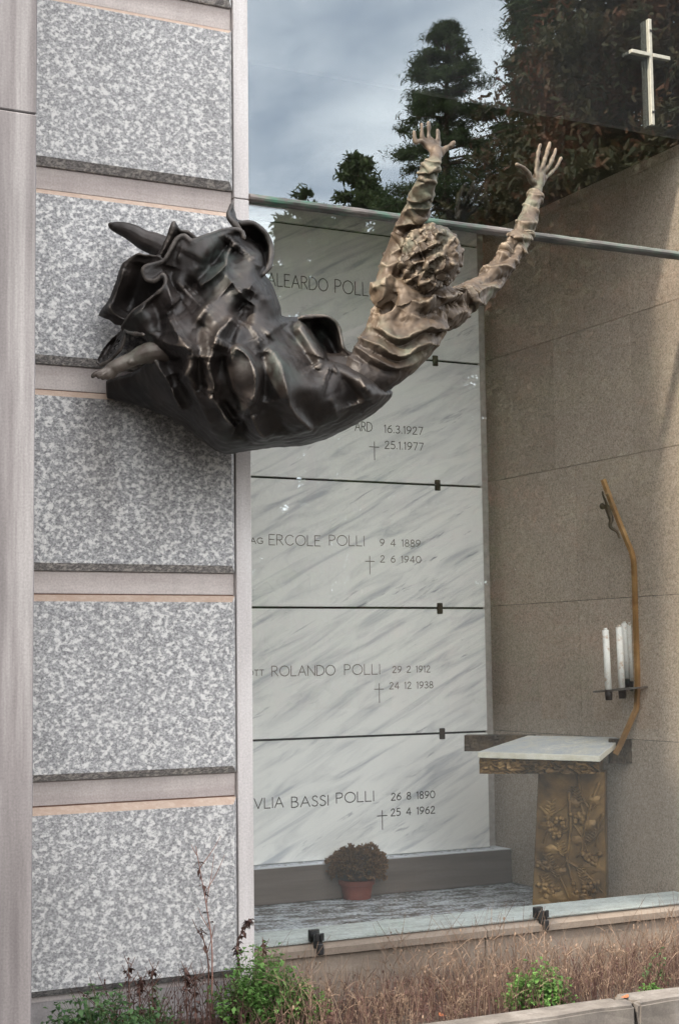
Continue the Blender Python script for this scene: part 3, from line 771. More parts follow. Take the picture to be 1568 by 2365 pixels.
# ------------------------------------------------------------------ potted dried flowers
pc = P(824, 2076, 2, ZF)
pot = lab(empty('flower_pot', tuple(pc)), 'terracotta pot of dried brown chrysanthemums on the dusty floor', 'potted plant')
prof = [(.0, .0), (.072, .0), (.084, .070), (.095, .073), (.097, .096), (.088, .098), (.082, .080), (.0, .078)]
V, Fc = [], []
for r, z in prof:
    for k in range(28):
        a = 2 * math.pi * k / 28; V.append((pc[0] + r * _c(a), pc[1] + r * _s(a), ZF + z + .001))
for i in range(len(prof) - 1):
    for k in range(28):
        n = (k + 1) % 28; Fc.append((i * 28 + k, i * 28 + n, (i + 1) * 28 + n, (i + 1) * 28 + k))
mesh_obj('pot', V, Fc, TERRA, pot)
cen = np.array([pc[0], pc[1], ZF + .155])
Vq = []
stems = Geo()
for k in range(330):
    u = nrg.normal(size=3); u /= np.linalg.norm(u)
    if u[2] < -.35: u[2] = -u[2] * .5
    c0 = cen + u * np.array([.150, .150, .108]) * nrg.uniform(.70, 1.05) * (1 + .10 * math.sin(u[0] * 7 + 1) * math.sin(u[2] * 6))
    if k % 4 == 0: stems.tube(np.array([cen + [0, 0, -.10], cen + (c0 - cen) * .55, c0]), np.array([.003, .0022, .0015]), 4, cap=False)
    for _ in range(26):
        d = nrg.normal(size=3) * .5 + u; d /= np.linalg.norm(d); t1 = np.cross(d, nrg.normal(size=3)); t1 /= np.linalg.norm(t1)
        ln, wd = nrg.uniform(.012, .024), nrg.uniform(.003, .0055); p0 = c0 + nrg.normal(size=3) * .005
        Vq += [p0 - t1 * wd * .5, p0 + t1 * wd * .5, p0 + d * ln + t1 * wd, p0 + d * ln - t1 * wd]
bl_ = quads_obj('dried_blossoms', np.array(Vq), DRIED, pot); bl_['kind'] = 'stuff'
STEM = m_plain('dry_stem', (.12, .07, .045), .9)
so = stems.obj('stems', STEM, pot)
# litter of small flakes on floor and step
Vq = []
for k in range(900):
    x = nrg.uniform(2.5, 4.7); y = nrg.uniform(.36, 1.68); z = ZF + .002
    if k % 4 == 0: y = nrg.uniform(1.715, 1.79); z = .5895
    s = nrg.uniform(.003, .012); a = nrg.uniform(0, 6.28); t = nrg.uniform(.0, .5)
    d1 = np.array([_c(a), _s(a), 0]) * s; d2 = np.array([-_s(a), _c(a), t]) * s * .6; p0 = np.array([x, y, z + s * .25])
    Vq += [p0 - d1 - d2, p0 + d1 - d2, p0 + d1 + d2, p0 - d1 + d2]
FLAKE = m_plain('fallen_plaster_flakes', (.50, .51, .52), .9)
fl = quads_obj('plaster_flakes', np.array(Vq), FLAKE); fl['kind'] = 'stuff'; lab(fl, 'scattered pale plaster flakes on the dusty floor and step', 'debris')

# ================================================================== WEEDS in the bed
def ribbon_stem(path, w):
    """three-sided thin stem"""
    return tube_geo(path, np.linspace(w, w * .45, len(path)), 3, cap=False)
DRY1 = m_leaf('dry_grass_straw', (.13, .08, .055), (.29, .205, .145), trans=.15)
DRY2 = m_leaf('dry_weed_brown', (.055, .03, .025), (.13, .072, .058), trans=.1)
GREEN = m_leaf('green_weed_leaf', (.07, .16, .035), (.17, .31, .085), trans=.35)
GREEN2 = m_leaf('green_weed_leaf_dark', (.045, .10, .04), (.12, .21, .08), trans=.3)
def soil_z(x, y): return .285
def dry_tuft(n, xr, yr, hr, wr, dens=None):
    out = Geo()
    for k in range(n):
        x = nrg.uniform(*xr); y = nrg.uniform(*yr)
        h = nrg.uniform(*hr) * (dens(x) if dens else 1.); lean = nrg.normal(0, .28) * h; ly = nrg.normal(-.05, .18) * h
        b = np.array([x, y, soil_z(x, y)])
        p = catmull([b, b + [lean * .25, ly * .3, h * .5], b + [lean, ly, h]], 4)
        out.add(ribbon_stem(p, nrg.uniform(*wr)))
        if nrg.random() < .75:
            for _ in range(nrg.integers(2, 6)):
                t = nrg.uniform(.35, 1.); i = int(t * 3); q0 = p[min(i, 3)]
                dd = np.array([nrg.normal(0, .5), nrg.normal(0, .4), nrg.uniform(.2, .9)]) * h * .22
                out.add(ribbon_stem(np.array([q0, q0 + dd * .6, q0 + dd + [0, 0, -.01]]), .0011))
                if nrg.random() < .22:
                    e = q0 + dd; s = nrg.uniform(.002, .0045)
                    out.add(ell_geo(e, (s, s, s * 1.6), nu=4, nv=3))
    return out
def dens(x):
    return .62 + .38 * math.sin(x * 3.1 + .6) ** 2 + (.15 if 3.0 < x < 3.5 else 0)
d1 = dry_tuft(1500, (2.35, 5.2), (-.66, -.04), (.10, .36), (.0010, .0019), dens).obj('dry_grass', DRY1, None, False)
d1['kind'] = 'stuff'; lab(d1, 'dry straw coloured grass along the stone base', 'grass')
d2 = dry_tuft(1500, (2.2, 5.2), (-.68, -.20), (.05, .21), (.0012, .0022)).obj('dead_weeds', DRY2, None, False)
d2['kind'] = 'stuff'; lab(d2, 'matted dark brown dead weeds behind the kerb', 'grass')
def weed(name, c, rx, ry, h, n, mat, label, leafs=(.013, .029), dome=1.0, group=None):
    t = lab(empty(name, (c[0], c[1], .285)), label, 'weed', group)
    st = Geo(); Vq = []
    for k in range(n):
        a = nrg.uniform(0, 6.28); r = math.sqrt(nrg.random())
        tip = np.array([c[0] + rx * r * _c(a), c[1] + ry * r * _s(a), .285 + h * (1 - .55 * r * r * dome) * nrg.uniform(.55, 1.05)])
        b = np.array([c[0] + rx * r * .35 * _c(a), c[1] + ry * r * .35 * _s(a), .275])
        p = catmull([b, (b + tip) / 2 + [nrg.normal(0, .01), nrg.normal(0, .01), .02], tip], 4)
        st.add(ribbon_stem(p, .0016))
        for j in range(nrg.integers(9, 15)):
            t_ = nrg.uniform(.3, 1.02); i = min(int(t_ * 3), 2); q0 = p[i] + (p[i + 1] - p[i]) * (t_ * 3 - i) + nrg.normal(size=3) * .008
            d = np.array([nrg.normal(0, 1), nrg.normal(-.15, 1), nrg.normal(.15, .5)]); d /= np.linalg.norm(d)
            u = np.cross(d, [0, 0, 1.]); u /= np.linalg.norm(u) + 1e-6
            L_ = nrg.uniform(*leafs); w_ = L_ * nrg.uniform(.28, .42); dr = np.array([0, 0, -L_ * .25])
            m0 = q0 + d * L_ * .55
            Vq += [q0, m0 + u * w_ + [0, 0, .002], q0 + d * L_ + dr, m0 - u * w_ + [0, 0, .002]]
    st.obj('stems', STEMG, t, False); lv = quads_obj('leaves', np.array(Vq), mat, t); lv['kind'] = 'stuff'
    return t
STEMG = m_plain('green_stem', (.09, .12, .045), .8)
def gp(x, y, Y): return P(x, y, 1, Y)
c = gp(600, 2330, -.30); weed('green_weed', (c[0], -.30), .20, .16, .33, 170, GREEN, 'bright green leafy weed clump at the corner of pillar and window')
c = gp(690, 2340, -.36); weed('green_weed', (c[0], -.36), .13, .11, .22, 80, GREEN, 'low green weed spilling from the clump by the window corner')
c = gp(225, 2360, -.32); weed('green_weed', (c[0], -.32), .22, .12, .25, 110, GREEN2, 'dark green weed growing against the plinth of the granite panels')
c = gp(360, 2350, -.26); weed('green_weed', (c[0], -.26), .10, .08, .22, 30, GREEN2, 'thin dark green weed between dry stalks below the granite panel')
c = gp(1240, 2300, -.55); weed('green_weed', (c[0], -.56), .17, .10, .20, 140, GREEN, 'round green weed among dry grass behind the kerb')
c = gp(1500, 2290, -.60); weed('green_weed', (c[0] - .02, -.64), .06, .05, .09, 28, GREEN, 'small green weed beside the kerb joint')
c = gp(1520, 2250, -.45); weed('green_weed', (c[0], -.45), .05, .05, .17, 14, GREEN2, 'spindly green weed in dry grass past the round clump')
# tall dry stalks
def stalk(path, side, label, r=.0035, mat=None, leaves=0):
    pts = [P(x, y, 1, Y) for x, y, Y in path]
    pts[0][2] = .28
    t = lab(empty('dry_stalk', tuple(pts[0])), label, 'weed', None)
    pp = catmull(pts, 18); g = Geo(); g.tube(pp, np.linspace(r, r * .35, 18), 5, cap=False)
    g.obj('stem', mat or DRYST, t)
    for k, (t0, dx, dz, ln) in enumerate(side):
        b = pp[int(t0 * 17)]; e = b + np.array([dx, -.01, dz]) * ln
        g = Geo(); g.tube(catmull([b, (b + e) / 2 + [dx * .1 * ln, 0, .03 * ln], e], 7), np.linspace(r * .55, r * .25, 7), 4, cap=False); g.obj('twig', mat or DRYST, t)
    if leaves:
        Vq = []
        for k in range(leaves):
            tt = nrg.uniform(.15, 1.); q0 = pp[int(tt * 17)]
            for _ in range(2):
                d = np.array([nrg.normal(0, 1), nrg.normal(0, .6), nrg.normal(-.3, .5)]); d /= np.linalg.norm(d); u = np.cross(d, [0, .3, 1.]); u /= np.linalg.norm(u)
                L_ = nrg.uniform(.012, .03); Vq += [q0, q0 + d * L_ * .5 + u * L_ * .3, q0 + d * L_ + [0, 0, -.008], q0 + d * L_ * .5 - u * L_ * .3]
        lv = quads_obj('withered_leaves', np.array(Vq), DRY2, t); lv['kind'] = 'stuff'
    return t
DRYST = m_plain('dry_brown_stalk', (.13, .068, .05), .9)
DRYPALE = m_plain('dry_reddish_stalk', (.26, .14, .11), .9)
stalk([(487, 2300, -.22), (490, 2200, -.22), (478, 2100, -.20), (462, 2010, -.2), (452, 1955, -.2)],
      [(.55, .16, .9, .2), (.62, .5, .85, .16), (.8, .6, .8, .14), (.9, -.5, .9, .05), (.4, -.5, .9, .10)], 'tall thin dry branching stalk rising in front of the lowest granite panel', .0034, DRYPALE, 10)
stalk([(475, 2300, -.2), (482, 2240, -.2), (470, 2170, -.2), (462, 2142, -.2)], [(.7, -.5, .9, .09), (.5, .3, 1., .1)], 'dark dry stalk beside the tall branching one', .004, DRYST, 8)
stalk([(555, 2320, -.22), (552, 2230, -.2), (548, 2180, -.2), (570, 2135, -.2), (576, 2122, -.2)], [(.6, .4, .8, .05)], 'dark withered curling stalk before the frame strip', .0045, DRY2, 46)
stalk([(605, 2300, -.26), (608, 2220, -.26), (606, 2165, -.26)], [(.7, .5, .8, .05), (.5, -.5, .8, .06)], 'straight dark dry stalk left of the window clip', .0035, DRYST, 8)
for k, (x, y0, y1, h, lb) in enumerate([(298, 2350, 2215, 5, 'brown seed stalk with knobbly heads against the panel foot'), (352, 2350, 2225, 6, 'brown seed stalk standing next to a knobbly one'),
                              (322, 2360, 2255, 5, 'short brown seed stalk in a dry cluster'), (430, 2350, 2230, 6, 'brown dry stalk near the panel corner'), (450, 2350, 2245, 5, 'leaning brown stalk below the panel corner')]):
    stalk([(x + 5, y0, -.25), (x, (y0 + y1) / 2, -.25), (x - 2 + 4 * (k % 3), y1, -.25)], [(.8, .5, .9, .05), (.7, -.5, .9, .05), (.9, -.4, .9, .04), (.55, .6, .7, .06)], lb, .0032, DRYST, 22)
dd = dry_tuft(170, (1.75, 2.35), (-.34, -.12), (.08, .26), (.0014, .0026)).obj('dead_weeds', DRY2, None, False)
dd['kind'] = 'stuff'; lab(dd, 'brown dead weed tangle below the granite panels', 'grass')
# two fallen leaves
FALL = m_plain('fallen_leaf', (.30, .10, .04), .8)
for x, y, z, a, lb in ((3.62, -.80, .366, .5, 'curled orange leaf lying on the kerb top'), (3.0, -.52, .315, 1.5, 'dry orange leaf lying among brown weeds')):
    V = []; 
    for k in range(7):
        u = k / 6 - .5; w = .012 * (1 - 3.2 * u * u); cx_, sx_ = _c(a), _s(a)
        for s in (-1, 1): V.append((x + (u * .06) * cx_ - s * w * sx_, y + (u * .06) * sx_ + s * w * cx_, z + .008 * abs(s) + .018 * u * u))
    lab(mesh_obj('fallen_leaf', V, [(2 * k, 2 * k + 1, 2 * k + 3, 2 * k + 2) for k in range(6)], FALL, None, True), lb, 'leaf')

# clipped hedge closing the far side of the path
# ================================================================== TREES across the path (seen mirrored in the glass)
BARK = m_plain('conifer_bark', (.11, .065, .045), .95, 0, .5, 6)
LFA = m_leaf('conifer_foliage', (.036, .058, .020), (.085, .12, .04), trans=.15)
LFB = m_leaf('tall_conifer_foliage', (.034, .052, .020), (.08, .108, .038), (.13, .055, .026), trans=.15)
LFC = m_leaf('rusty_autumn_foliage', (.045, .048, .017), (.09, .07, .026), (.15, .06, .026), trans=.2)
LFD = m_leaf('broadleaf_foliage', (.045, .065, .02), (.10, .13, .042), trans=.2)
def mirror_pt(x, y, t):
    h = P(x, y, 1, 0.); d = ray(x, y); d = d / np.linalg.norm(d) * [1, -1, 1]
    return h + d * t
def tree(name, px, py, t, hw, kind, mat, label, nclump=220, per=150, crown0=.18, group='trees across the path', ls=(.05, .12), tp=.6):
    top = mirror_pt(px, py, t); H = top[2]; base_ = np.array([top[0], top[1], .05])
    R = hw
    tr = lab(empty(name, tuple(base_)), label, 'tree', group)
    g = Geo(); rr = .012 * H + .08
    path = catmull([base_ - [0, 0, .2], base_ + [.1, .1, H * .35], base_ + [-.1, .05, H * .7], base_ + [0, 0, H * .97]], 12)
    g.tube(path, np.linspace(rr, .03, 12), 8, cap=False)
    C, SZ = [], []
    if kind == 'cone':        # whorls of drooping branches carrying flat sprays
        lev = max(9, int(H * .85)); q = nclump // lev
        for L_ in range(lev):
            v0 = L_ / (lev - 1)
            for k in range(q):
                v = min(.995, max(0., v0 + nrg.normal(0, .018)))
                env = max(.05, (1 - v) ** tp) * (1. + .16 * math.sin(L_ * 2.4 + px)) * nrg.uniform(.72, 1.12)
                a = nrg.uniform(0, 6.283); f_ = math.sqrt(nrg.uniform(.10, 1.)); r = R * env * f_
                zc_ = H * (crown0 + (1 - crown0) * v)
                C.append(base_ + [r * _c(a), r * _s(a), zc_ - .22 * r + .05 * R * f_]); SZ.append((.25 + .75 * min(1., env)) * nrg.uniform(.5, 1.))
                if k % 3 == 0:
                    b = np.array([base_[0], base_[1], min(zc_, H * .95)]); e_ = base_ + [R * env * _c(a), R * env * _s(a), zc_ - .2 * R * env]
                    g.tube(catmull([b, (b + e_) / 2 + [0, 0, .06 * R * env], e_], 5), np.linspace(.03 + .012 * R * env, .010, 5), 4, cap=False)
    else:
        for k in range(nclump):
            v = nrg.random() ** .85; z = crown0 + (1 - crown0) * v
            env = math.sqrt(max(0., 1 - (2 * v - .75) ** 2 / 1.6)) * (.75 + .4 * nrg.random())
            a = nrg.uniform(0, 6.283); r = R * max(.03, env) * math.sqrt(nrg.uniform(.12, 1.))
            c = base_ + [r * _c(a), r * _s(a), H * z]
            C.append(c); SZ.append(nrg.uniform(.35, 1.))
            if k % 3 == 0:
                b = np.array([base_[0], base_[1], min(c[2], H * .93) - .15 * r]); g.tube(catmull([b, (b + c) / 2 + [0, 0, .1 * r], c], 5), np.linspace(.05 + .012 * r, .012, 5), 4, cap=False)
    nclump = len(C)
    g.obj('trunk', BARK, tr)
    C = np.array(C); n = nclump * per
    ci = np.repeat(np.arange(nclump), per)
    sz = np.array(SZ)[ci] * (R * .19 + .10)
    off = nrg.normal(size=(n, 3)) * np.array([.62, .62, .20 if kind == 'cone' else .36])
    p = C[ci] + off * sz[:, None]
    d = nrg.normal(size=(n, 3)); d[:, 2] -= .35; d /= np.linalg.norm(d, axis=1)[:, None]
    u = np.cross(d, nrg.normal(size=(n, 3))); u /= np.linalg.norm(u, axis=1)[:, None] + 1e-6
    L_ = nrg.uniform(*ls, n)[:, None]; w_ = L_ * (.22 if kind == 'cone' else .42)
    Vq = np.stack([p - u * w_, p + u * w_, p + d * L_ * 2 + u * w_ * .4, p + d * L_ * 2 - u * w_ * .4], 1).reshape(-1, 3)
    cr = quads_obj('crown', Vq, mat, tr); cr['kind'] = 'stuff'
    return tr
tree('conifer', 1030, 66, 40, 3.2, 'cone', LFA, 'pointed dark conifer mirrored in the upper pane, alone against the sky', 560, 330, .10, tp=.5, ls=(.035, .085))
tree('conifer', 1345, -420, 36, 3.6, 'cone', LFB, 'huge dark conifer mirrored behind the metal cross', 560, 360, .10, tp=.4, ls=(.045, .10))
tree('conifer', 1235, -140, 36, 2.6, 'cone', LFB, 'dark conifer beside the huge one, its branches merging with it', 340, 300, .12)
tree('autumn_tree', 1560, -130, 27, 4.2, 'round', LFC, 'rust brown tree next to the huge conifer', 340, 300, .12)
tree('autumn_tree', 1450, 60, 29, 3.2, 'round', LFC, 'lower rust brown tree in front of the huge conifer', 300, 280, .10, ls=(.04, .08))
tree('broadleaf_tree', 828, 362, 44, 1.05, 'round', LFD, 'small round topped tree mirrored above the metal bar', 110, 150, .45)
tree('broadleaf_tree', 704, 432, 48, .9, 'round', LFD, 'distant low tree top mirrored just above the metal bar', 90, 130, .5)
tree('broadleaf_tree', 905, 470, 42, 2.2, 'round', LFD, 'green tree filling the gap between the round tree and the pointed conifer', 150, 150, .2)
hx = [(560, 780), (610, 720), (735, 470), (664, 505), (800, 520), (860, 560), (980, 560), (1060, 520), (1150, 560), (1260, 500), (1380, 480), (1500, 500), (1640, 300), (1760, 150), (1900, 220), (480, 760), (400, 700), (300, 640), (180, 520), (60, 590)]
for k, (x, y) in enumerate(hx):
    tree('broadleaf_tree', x, y, 46 + 5 * ((k * 7) % 4), 1.25 if 500 < x < 760 else 2.0 if x in (300, 400, 480) else 3.4 if x > 850 or x < 300 else 1.9, 'round', LFD if k % 3 else LFA,
         'broad tree in the row closing the far side of the path', 110, 110, .04, ls=(.09, .19), group='row of trees beyond the path')

SHADE_TREES = [(-16, -26, 16, 6.0, 'added unseen tree dimming the low sky left behind the visitor, outside the mirrored view'), (-27, -19, 14, 4.5, 'added unseen tree dimming the low sky far along the path'),
        (46, -20, 18, 6.0, 'added unseen tree dimming the low sky past the rust brown trees')]
for x, y, hh, rr_, lb in SHADE_TREES:  # unseen trees added to block low sky and deepen the shadows
    mp_ = mirror_pt
    mirror_pt = lambda a_, b_, t_, x=x, y=y, hh=hh: np.array([x, y, hh])
    tree('broadleaf_tree', 0, 0, 0, rr_, 'round', LFD, lb, 260, 120, .10, ls=(.16, .34), group='added trees blocking low sky')
    mirror_pt = mp_
hedge = lab(empty('hedge', (24, -42, .05)), 'long dark clipped hedge along the far side of the path', 'hedge')
n = 26000
hx_ = nrg.uniform(-25, 75, n); hp = np.stack([hx_, -34 - .18 * hx_ + nrg.uniform(-.7, .7, n), .05 + 4.2 * nrg.random(n) ** .8 * (.85 + .15 * np.sin(hx_ * 1.3))], 1)
d = nrg.normal(size=(n, 3)); d /= np.linalg.norm(d, axis=1)[:, None]; u = np.cross(d, nrg.normal(size=(n, 3))); u /= np.linalg.norm(u, axis=1)[:, None] + 1e-6
Lh = nrg.uniform(.12, .26, n)[:, None]
hl = quads_obj('leaves', np.stack([hp - u * Lh - d * Lh, hp + u * Lh - d * Lh, hp + u * Lh + d * Lh, hp - u * Lh + d * Lh], 1).reshape(-1, 3), LFA, hedge); hl['kind'] = 'stuff'
V = []
for x in np.linspace(-25, 75, 60):
    y = -34 - .18 * x; V += [(x, y - .5, .05), (x, y + .5, .05), (x, y + .5, 3.3), (x, y - .5, 3.3)]
mesh_obj('branches', V, [(4 * i + a, 4 * i + b, 4 * i + 4 + b, 4 * i + 4 + a) for i in range(59) for a, b in ((0, 1), (1, 2), (2, 3), (3, 0))], BARK, hedge)
# ================================================================== BRONZE STATUE: flying robed figure
K = 2560 / 1568.
def S(x, y, d): return P(x / K, y / K, 1, -d)         # sight line of a photograph point, d metres in front of the wall
def tps(anch):
    A = np.array(anch, float); X = A[:, :2] / 500.; n = len(X)
    def U(r2): return np.where(r2 > 1e-12, r2 * np.log(r2 + 1e-12), 0.)
    Km = U(((X[:, None] - X[None]) ** 2).sum(-1)) + np.eye(n) * 1e-3
    Pm = np.hstack([np.ones((n, 1)), X])
    sol = np.linalg.solve(np.block([[Km, Pm], [Pm.T, np.zeros((3, 3))]]), np.concatenate([A[:, 2], np.zeros(3)]))
    def f(x, y):
        Q = np.stack([x, y], -1) / 500.
        return U(((Q[:, None] - X[None]) ** 2).sum(-1)) @ sol[:n] + sol[n] + Q @ sol[n + 1:]
    return f
def seg_dist(Q, A, B):
    d = B - A; L2 = (d ** 2).sum(-1) + 1e-9
    t = np.clip(((Q[:, None] - A[None]) * d[None]).sum(-1) / L2, 0, 1)
    C = A[None] + t[..., None] * d[None]; v = Q[:, None] - C
    return np.sqrt((v ** 2).sum(-1)), C, (d[None, :, 0] * (Q[:, None, 1] - A[None, :, 1]) - d[None, :, 1] * (Q[:, None, 0] - A[None, :, 0]))
def fold_disp(Q, folds):
    out = np.zeros(len(Q))
    for pts, h, wl_, wr_ in folds:
        p = catmull([(a, b) for a, b in pts], 5 * len(pts))
        D_, C_, s_ = seg_dist(Q, p[:-1], p[1:])
        i = D_.argmin(1); k = np.arange(len(Q)); dd = D_[k, i]; sg = s_[k, i]
        w = np.where(sg < 0, wl_, wr_)
        u = (i + .5) / (len(p) - 1); tap = np.clip(np.minimum(u, 1 - u) * 5 + .35, 0, 1)
        out += h * tap * np.exp(-(dd / w) ** (1.15 if h > 0 else 1.7))
    return out
def relief(poly, base, thick, rr=60., crisp=(), crisp_r=7., folds=(), step=6., back=None, wob=0.):
    """closed cast sheet: outline poly (photo px), front distance base(x,y), thickness, rounded rims except on crisp edges"""
    Pq = np.array(poly, float); n = len(Pq)
    A, B = Pq, np.roll(Pq, -1, 0)
    x0, y0 = Pq.min(0) - step; x1, y1 = Pq.max(0) + step
    gx = np.arange(x0, x1 + step, step); gy = np.arange(y0, y1 + step, step)
    GX, GY = np.meshgrid(gx, gy); Q = np.stack([GX.ravel(), GY.ravel()], -1)
    def inside(Q):
        c = np.zeros(len(Q), bool)
        for a, b in zip(A, B):
            cond = (a[1] > Q[:, 1]) != (b[1] > Q[:, 1])
            c ^= cond & (Q[:, 0] < (b[0] - a[0]) * (Q[:, 1] - a[1]) / (b[1] - a[1] + 1e-12) + a[0])
        return c
    W_, H_ = len(gx), len(gy)
    idx = np.arange(W_ * H_).reshape(H_, W_)
    cells = np.stack([idx[:-1, :-1], idx[:-1, 1:], idx[1:, 1:], idx[1:, :-1]], -1).reshape(-1, 4)
    keep = inside(Q[cells].mean(1)); cells = cells[keep]
    used = np.unique(cells); rm_ = -np.ones(W_ * H_, int); rm_[used] = np.arange(len(used))
    Q = Q[used]; cells = rm_[cells]
    ins = inside(Q)
    D_, C_, _x = seg_dist(Q, A, B); k = D_.argmin(1)
    o = ~ins; Q = Q.copy(); Q[o] = C_[np.where(o)[0], k[o]]
    D_, C_, _x = seg_dist(Q, A, B)
    cr = np.zeros(n, bool); cr[list(crisp)] = True
    def prof(t): t = np.clip(t, 0, 1); return np.sqrt(np.clip(1 - (1 - t) ** 2, 0, 1))
    pr = np.ones(len(Q))
    if (~cr).any(): pr = np.minimum(pr, prof(D_[:, ~cr].min(1) / rr))
    if cr.any(): pr = np.minimum(pr, .55 + .45 * prof(D_[:, cr].min(1) / crisp_r))
    f = base(Q[:, 0], Q[:, 1]) if callable(base) else np.full(len(Q), base)
    disp = fold_disp(Q, folds) if len(folds) else 0.
    front = f + disp * np.clip(D_.min(1) / 14., .25, 1)
    if wob: front = front + wob * np.sin(Q[:, 0] * .031 + Q[:, 1] * .017) * np.sin(Q[:, 0] * .013 - Q[:, 1] * .029)
    bk = (back(Q[:, 0], Q[:, 1]) if callable(back) else f - thick) if back is None or callable(back) else np.full(len(Q), back)
    if back is None: bk = front - thick
    mid = (front + bk) / 2
    fr = mid + (front - mid) * pr; bb = mid + (bk - mid) * pr
    m = len(Q)
    V = np.array([S(q[0], q[1], a) for q, a in zip(Q, fr)] + [S(q[0], q[1], a) for q, a in zip(Q, bb)])
    F_ = [tuple(c) for c in cells] + [tuple(c[::-1] + m) for c in cells]
    ec = {}
    for c in cells:
        for a, b in zip(c, np.roll(c, -1)):
            key = (min(a, b), max(a, b)); ec[key] = None if key in ec else (a, b)
    for e in ec.values():
        if e is not None: F_.append((e[1], e[0], e[0] + m, e[1] + m))
    return V, F_
def voxel_obj(name, geo, vox, mat, parent, smooth=2, fac=.5, noise=None):
    tmp = bpy.data.meshes.new('t'); tmp.from_pydata([tuple(v) for v in geo.arr()], [], geo.F); tmp.validate()
    bm = bmesh.new(); bm.from_mesh(tmp); bmesh.ops.remove_doubles(bm, verts=bm.verts, dist=1e-5)
    bmesh.ops.recalc_face_normals(bm, faces=bm.faces[:]); bm.to_mesh(tmp); bm.free()
    o = bpy.data.objects.new('t', tmp); COL.objects.link(o)
    md = o.modifiers.new('r', 'REMESH'); md.mode = 'VOXEL'; md.voxel_size = vox; md.adaptivity = 0.
    if smooth:
        sm = o.modifiers.new('s', 'SMOOTH'); sm.factor = fac; sm.iterations = smooth
    dg = bpy.context.evaluated_depsgraph_get()
    me = bpy.data.meshes.new_from_object(o.evaluated_get(dg))
    bpy.data.objects.remove(o); bpy.data.meshes.remove(tmp)
    if noise:
        n_ = len(me.vertices); co = np.empty(n_ * 3, np.float32); me.vertices.foreach_get('co', co); co = co.reshape(-1, 3).astype(float)
        no = np.empty(n_ * 3, np.float32); me.vertex_normals.foreach_get('vector', no); no = no.reshape(-1, 3)
        rg = np.random.default_rng(4); tot = np.zeros(n_)
        for amp, fr, ridged in noise:
            a_ = np.zeros(n_)
            for k in range(7):
                w = rg.normal(size=3); w *= fr * rg.uniform(.6, 1.5) / np.linalg.norm(w)
                w2 = rg.normal(size=3) * fr * .35
                a_ += np.sin(co @ w * 6.283 + rg.uniform(0, 6.28) + 1.3 * np.sin(co @ w2 * 6.283 + rg.uniform(0, 6.28)))
            a_ /= 2.2
            tot += amp * ((.6 - np.abs(a_)) if ridged else a_)
        co += no * tot[:, None]
        me.vertices.foreach_set('co', co.astype(np.float32).ravel()); me.update()
    me.name = name; me.materials.clear(); me.materials.append(mat); me.shade_smooth()
    return link(bpy.data.objects.new(name, me), parent)
def fold_mesh(o, folds, up=1.):
    """push traced folds into a finished surface along its normals (only where it faces the traced side)"""
    me = o.data; n_ = len(me.vertices); co = np.empty(n_ * 3, np.float32); me.vertices.foreach_get('co', co); co = co.reshape(-1, 3).astype(float)
    no = np.empty(n_ * 3, np.float32); me.vertex_normals.foreach_get('vector', no); no = no.reshape(-1, 3).astype(float)
    q = co - CAM; z = q @ FWD
    Q = np.stack([784 + F_PX * (q @ RGT) / z, 1182.5 - F_PX * (q @ UPV) / z], 1) * K
    fac = np.clip(-(no * q).sum(1) / np.linalg.norm(q, axis=1) * 2.2, 0, 1)
    tot = np.zeros(n_)
    for f in folds:
        p = np.array(f[0]); w = 3.2 * max(f[2], f[3])
        m = np.where((Q[:, 0] > p[:, 0].min() - w) & (Q[:, 0] < p[:, 0].max() + w) & (Q[:, 1] > p[:, 1].min() - w) & (Q[:, 1] < p[:, 1].max() + w) & (fac > 0))[0]
        if len(m): tot[m] += fold_disp(Q[m], [f]) * up
    co += no * (tot * fac)[:, None]
    me.vertices.foreach_set('co', co.astype(np.float32).ravel()); me.update()
def bvh_of(geo):
    return BVHTree.FromPolygons([Vector(v) for v in geo.arr()], geo.F)
def cast(bv, x, y):
    d = Vector(ray(x / K, y / K)).normalized(); h = bv.ray_cast(Vector(CAM), d)
    return None if h[0] is None else np.array(h[0])
def drape(bv, pts, n):
    """walk a traced line over the surface"""
    out = [cast(bv, x, y) for x, y in catmull(pts, n)]
    return np.array([q for q in out if q is not None])

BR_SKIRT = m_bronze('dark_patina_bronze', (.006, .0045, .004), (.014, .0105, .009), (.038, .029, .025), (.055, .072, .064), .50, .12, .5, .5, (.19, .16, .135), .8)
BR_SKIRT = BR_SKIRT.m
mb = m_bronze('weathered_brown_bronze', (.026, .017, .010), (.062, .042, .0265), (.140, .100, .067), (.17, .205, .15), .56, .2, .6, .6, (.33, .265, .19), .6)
_sp = mb.n.new('ShaderNodeVectorMath'); _sp.operation = 'DOT_PRODUCT'; mb.l.new(mb.tc.outputs['Object'], _sp.inputs[0])
_w0, _w1 = S(1415, 1405, .60), S(1500, 1290, .62); _ax = (_w1 - _w0) / ((_w1 - _w0) @ (_w1 - _w0)); _sp.inputs[1].default_value = tuple(_ax)
_t = mb.math('ADD', mb.math('SUBTRACT', _sp.outputs['Value'], float(_w0 @ _ax)), mb.math('MULTIPLY', mb.math('SUBTRACT', mb.noise(9, 4), .5), 1.6))
_src = mb.b.inputs['Base Color'].links[0].from_socket
mb.color(mb.mix(mb.ramp(_t, [(.0, 1.), (.75, 0.)]), _src, (.026, .020, .017)))      # old black patina left below the waist
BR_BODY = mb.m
statue = lab(empty('bronze_statue', tuple(S(700, 1500, .1))), 'weathered bronze statue of a robed figure flying with raised arms before the granite pillar', 'statue')

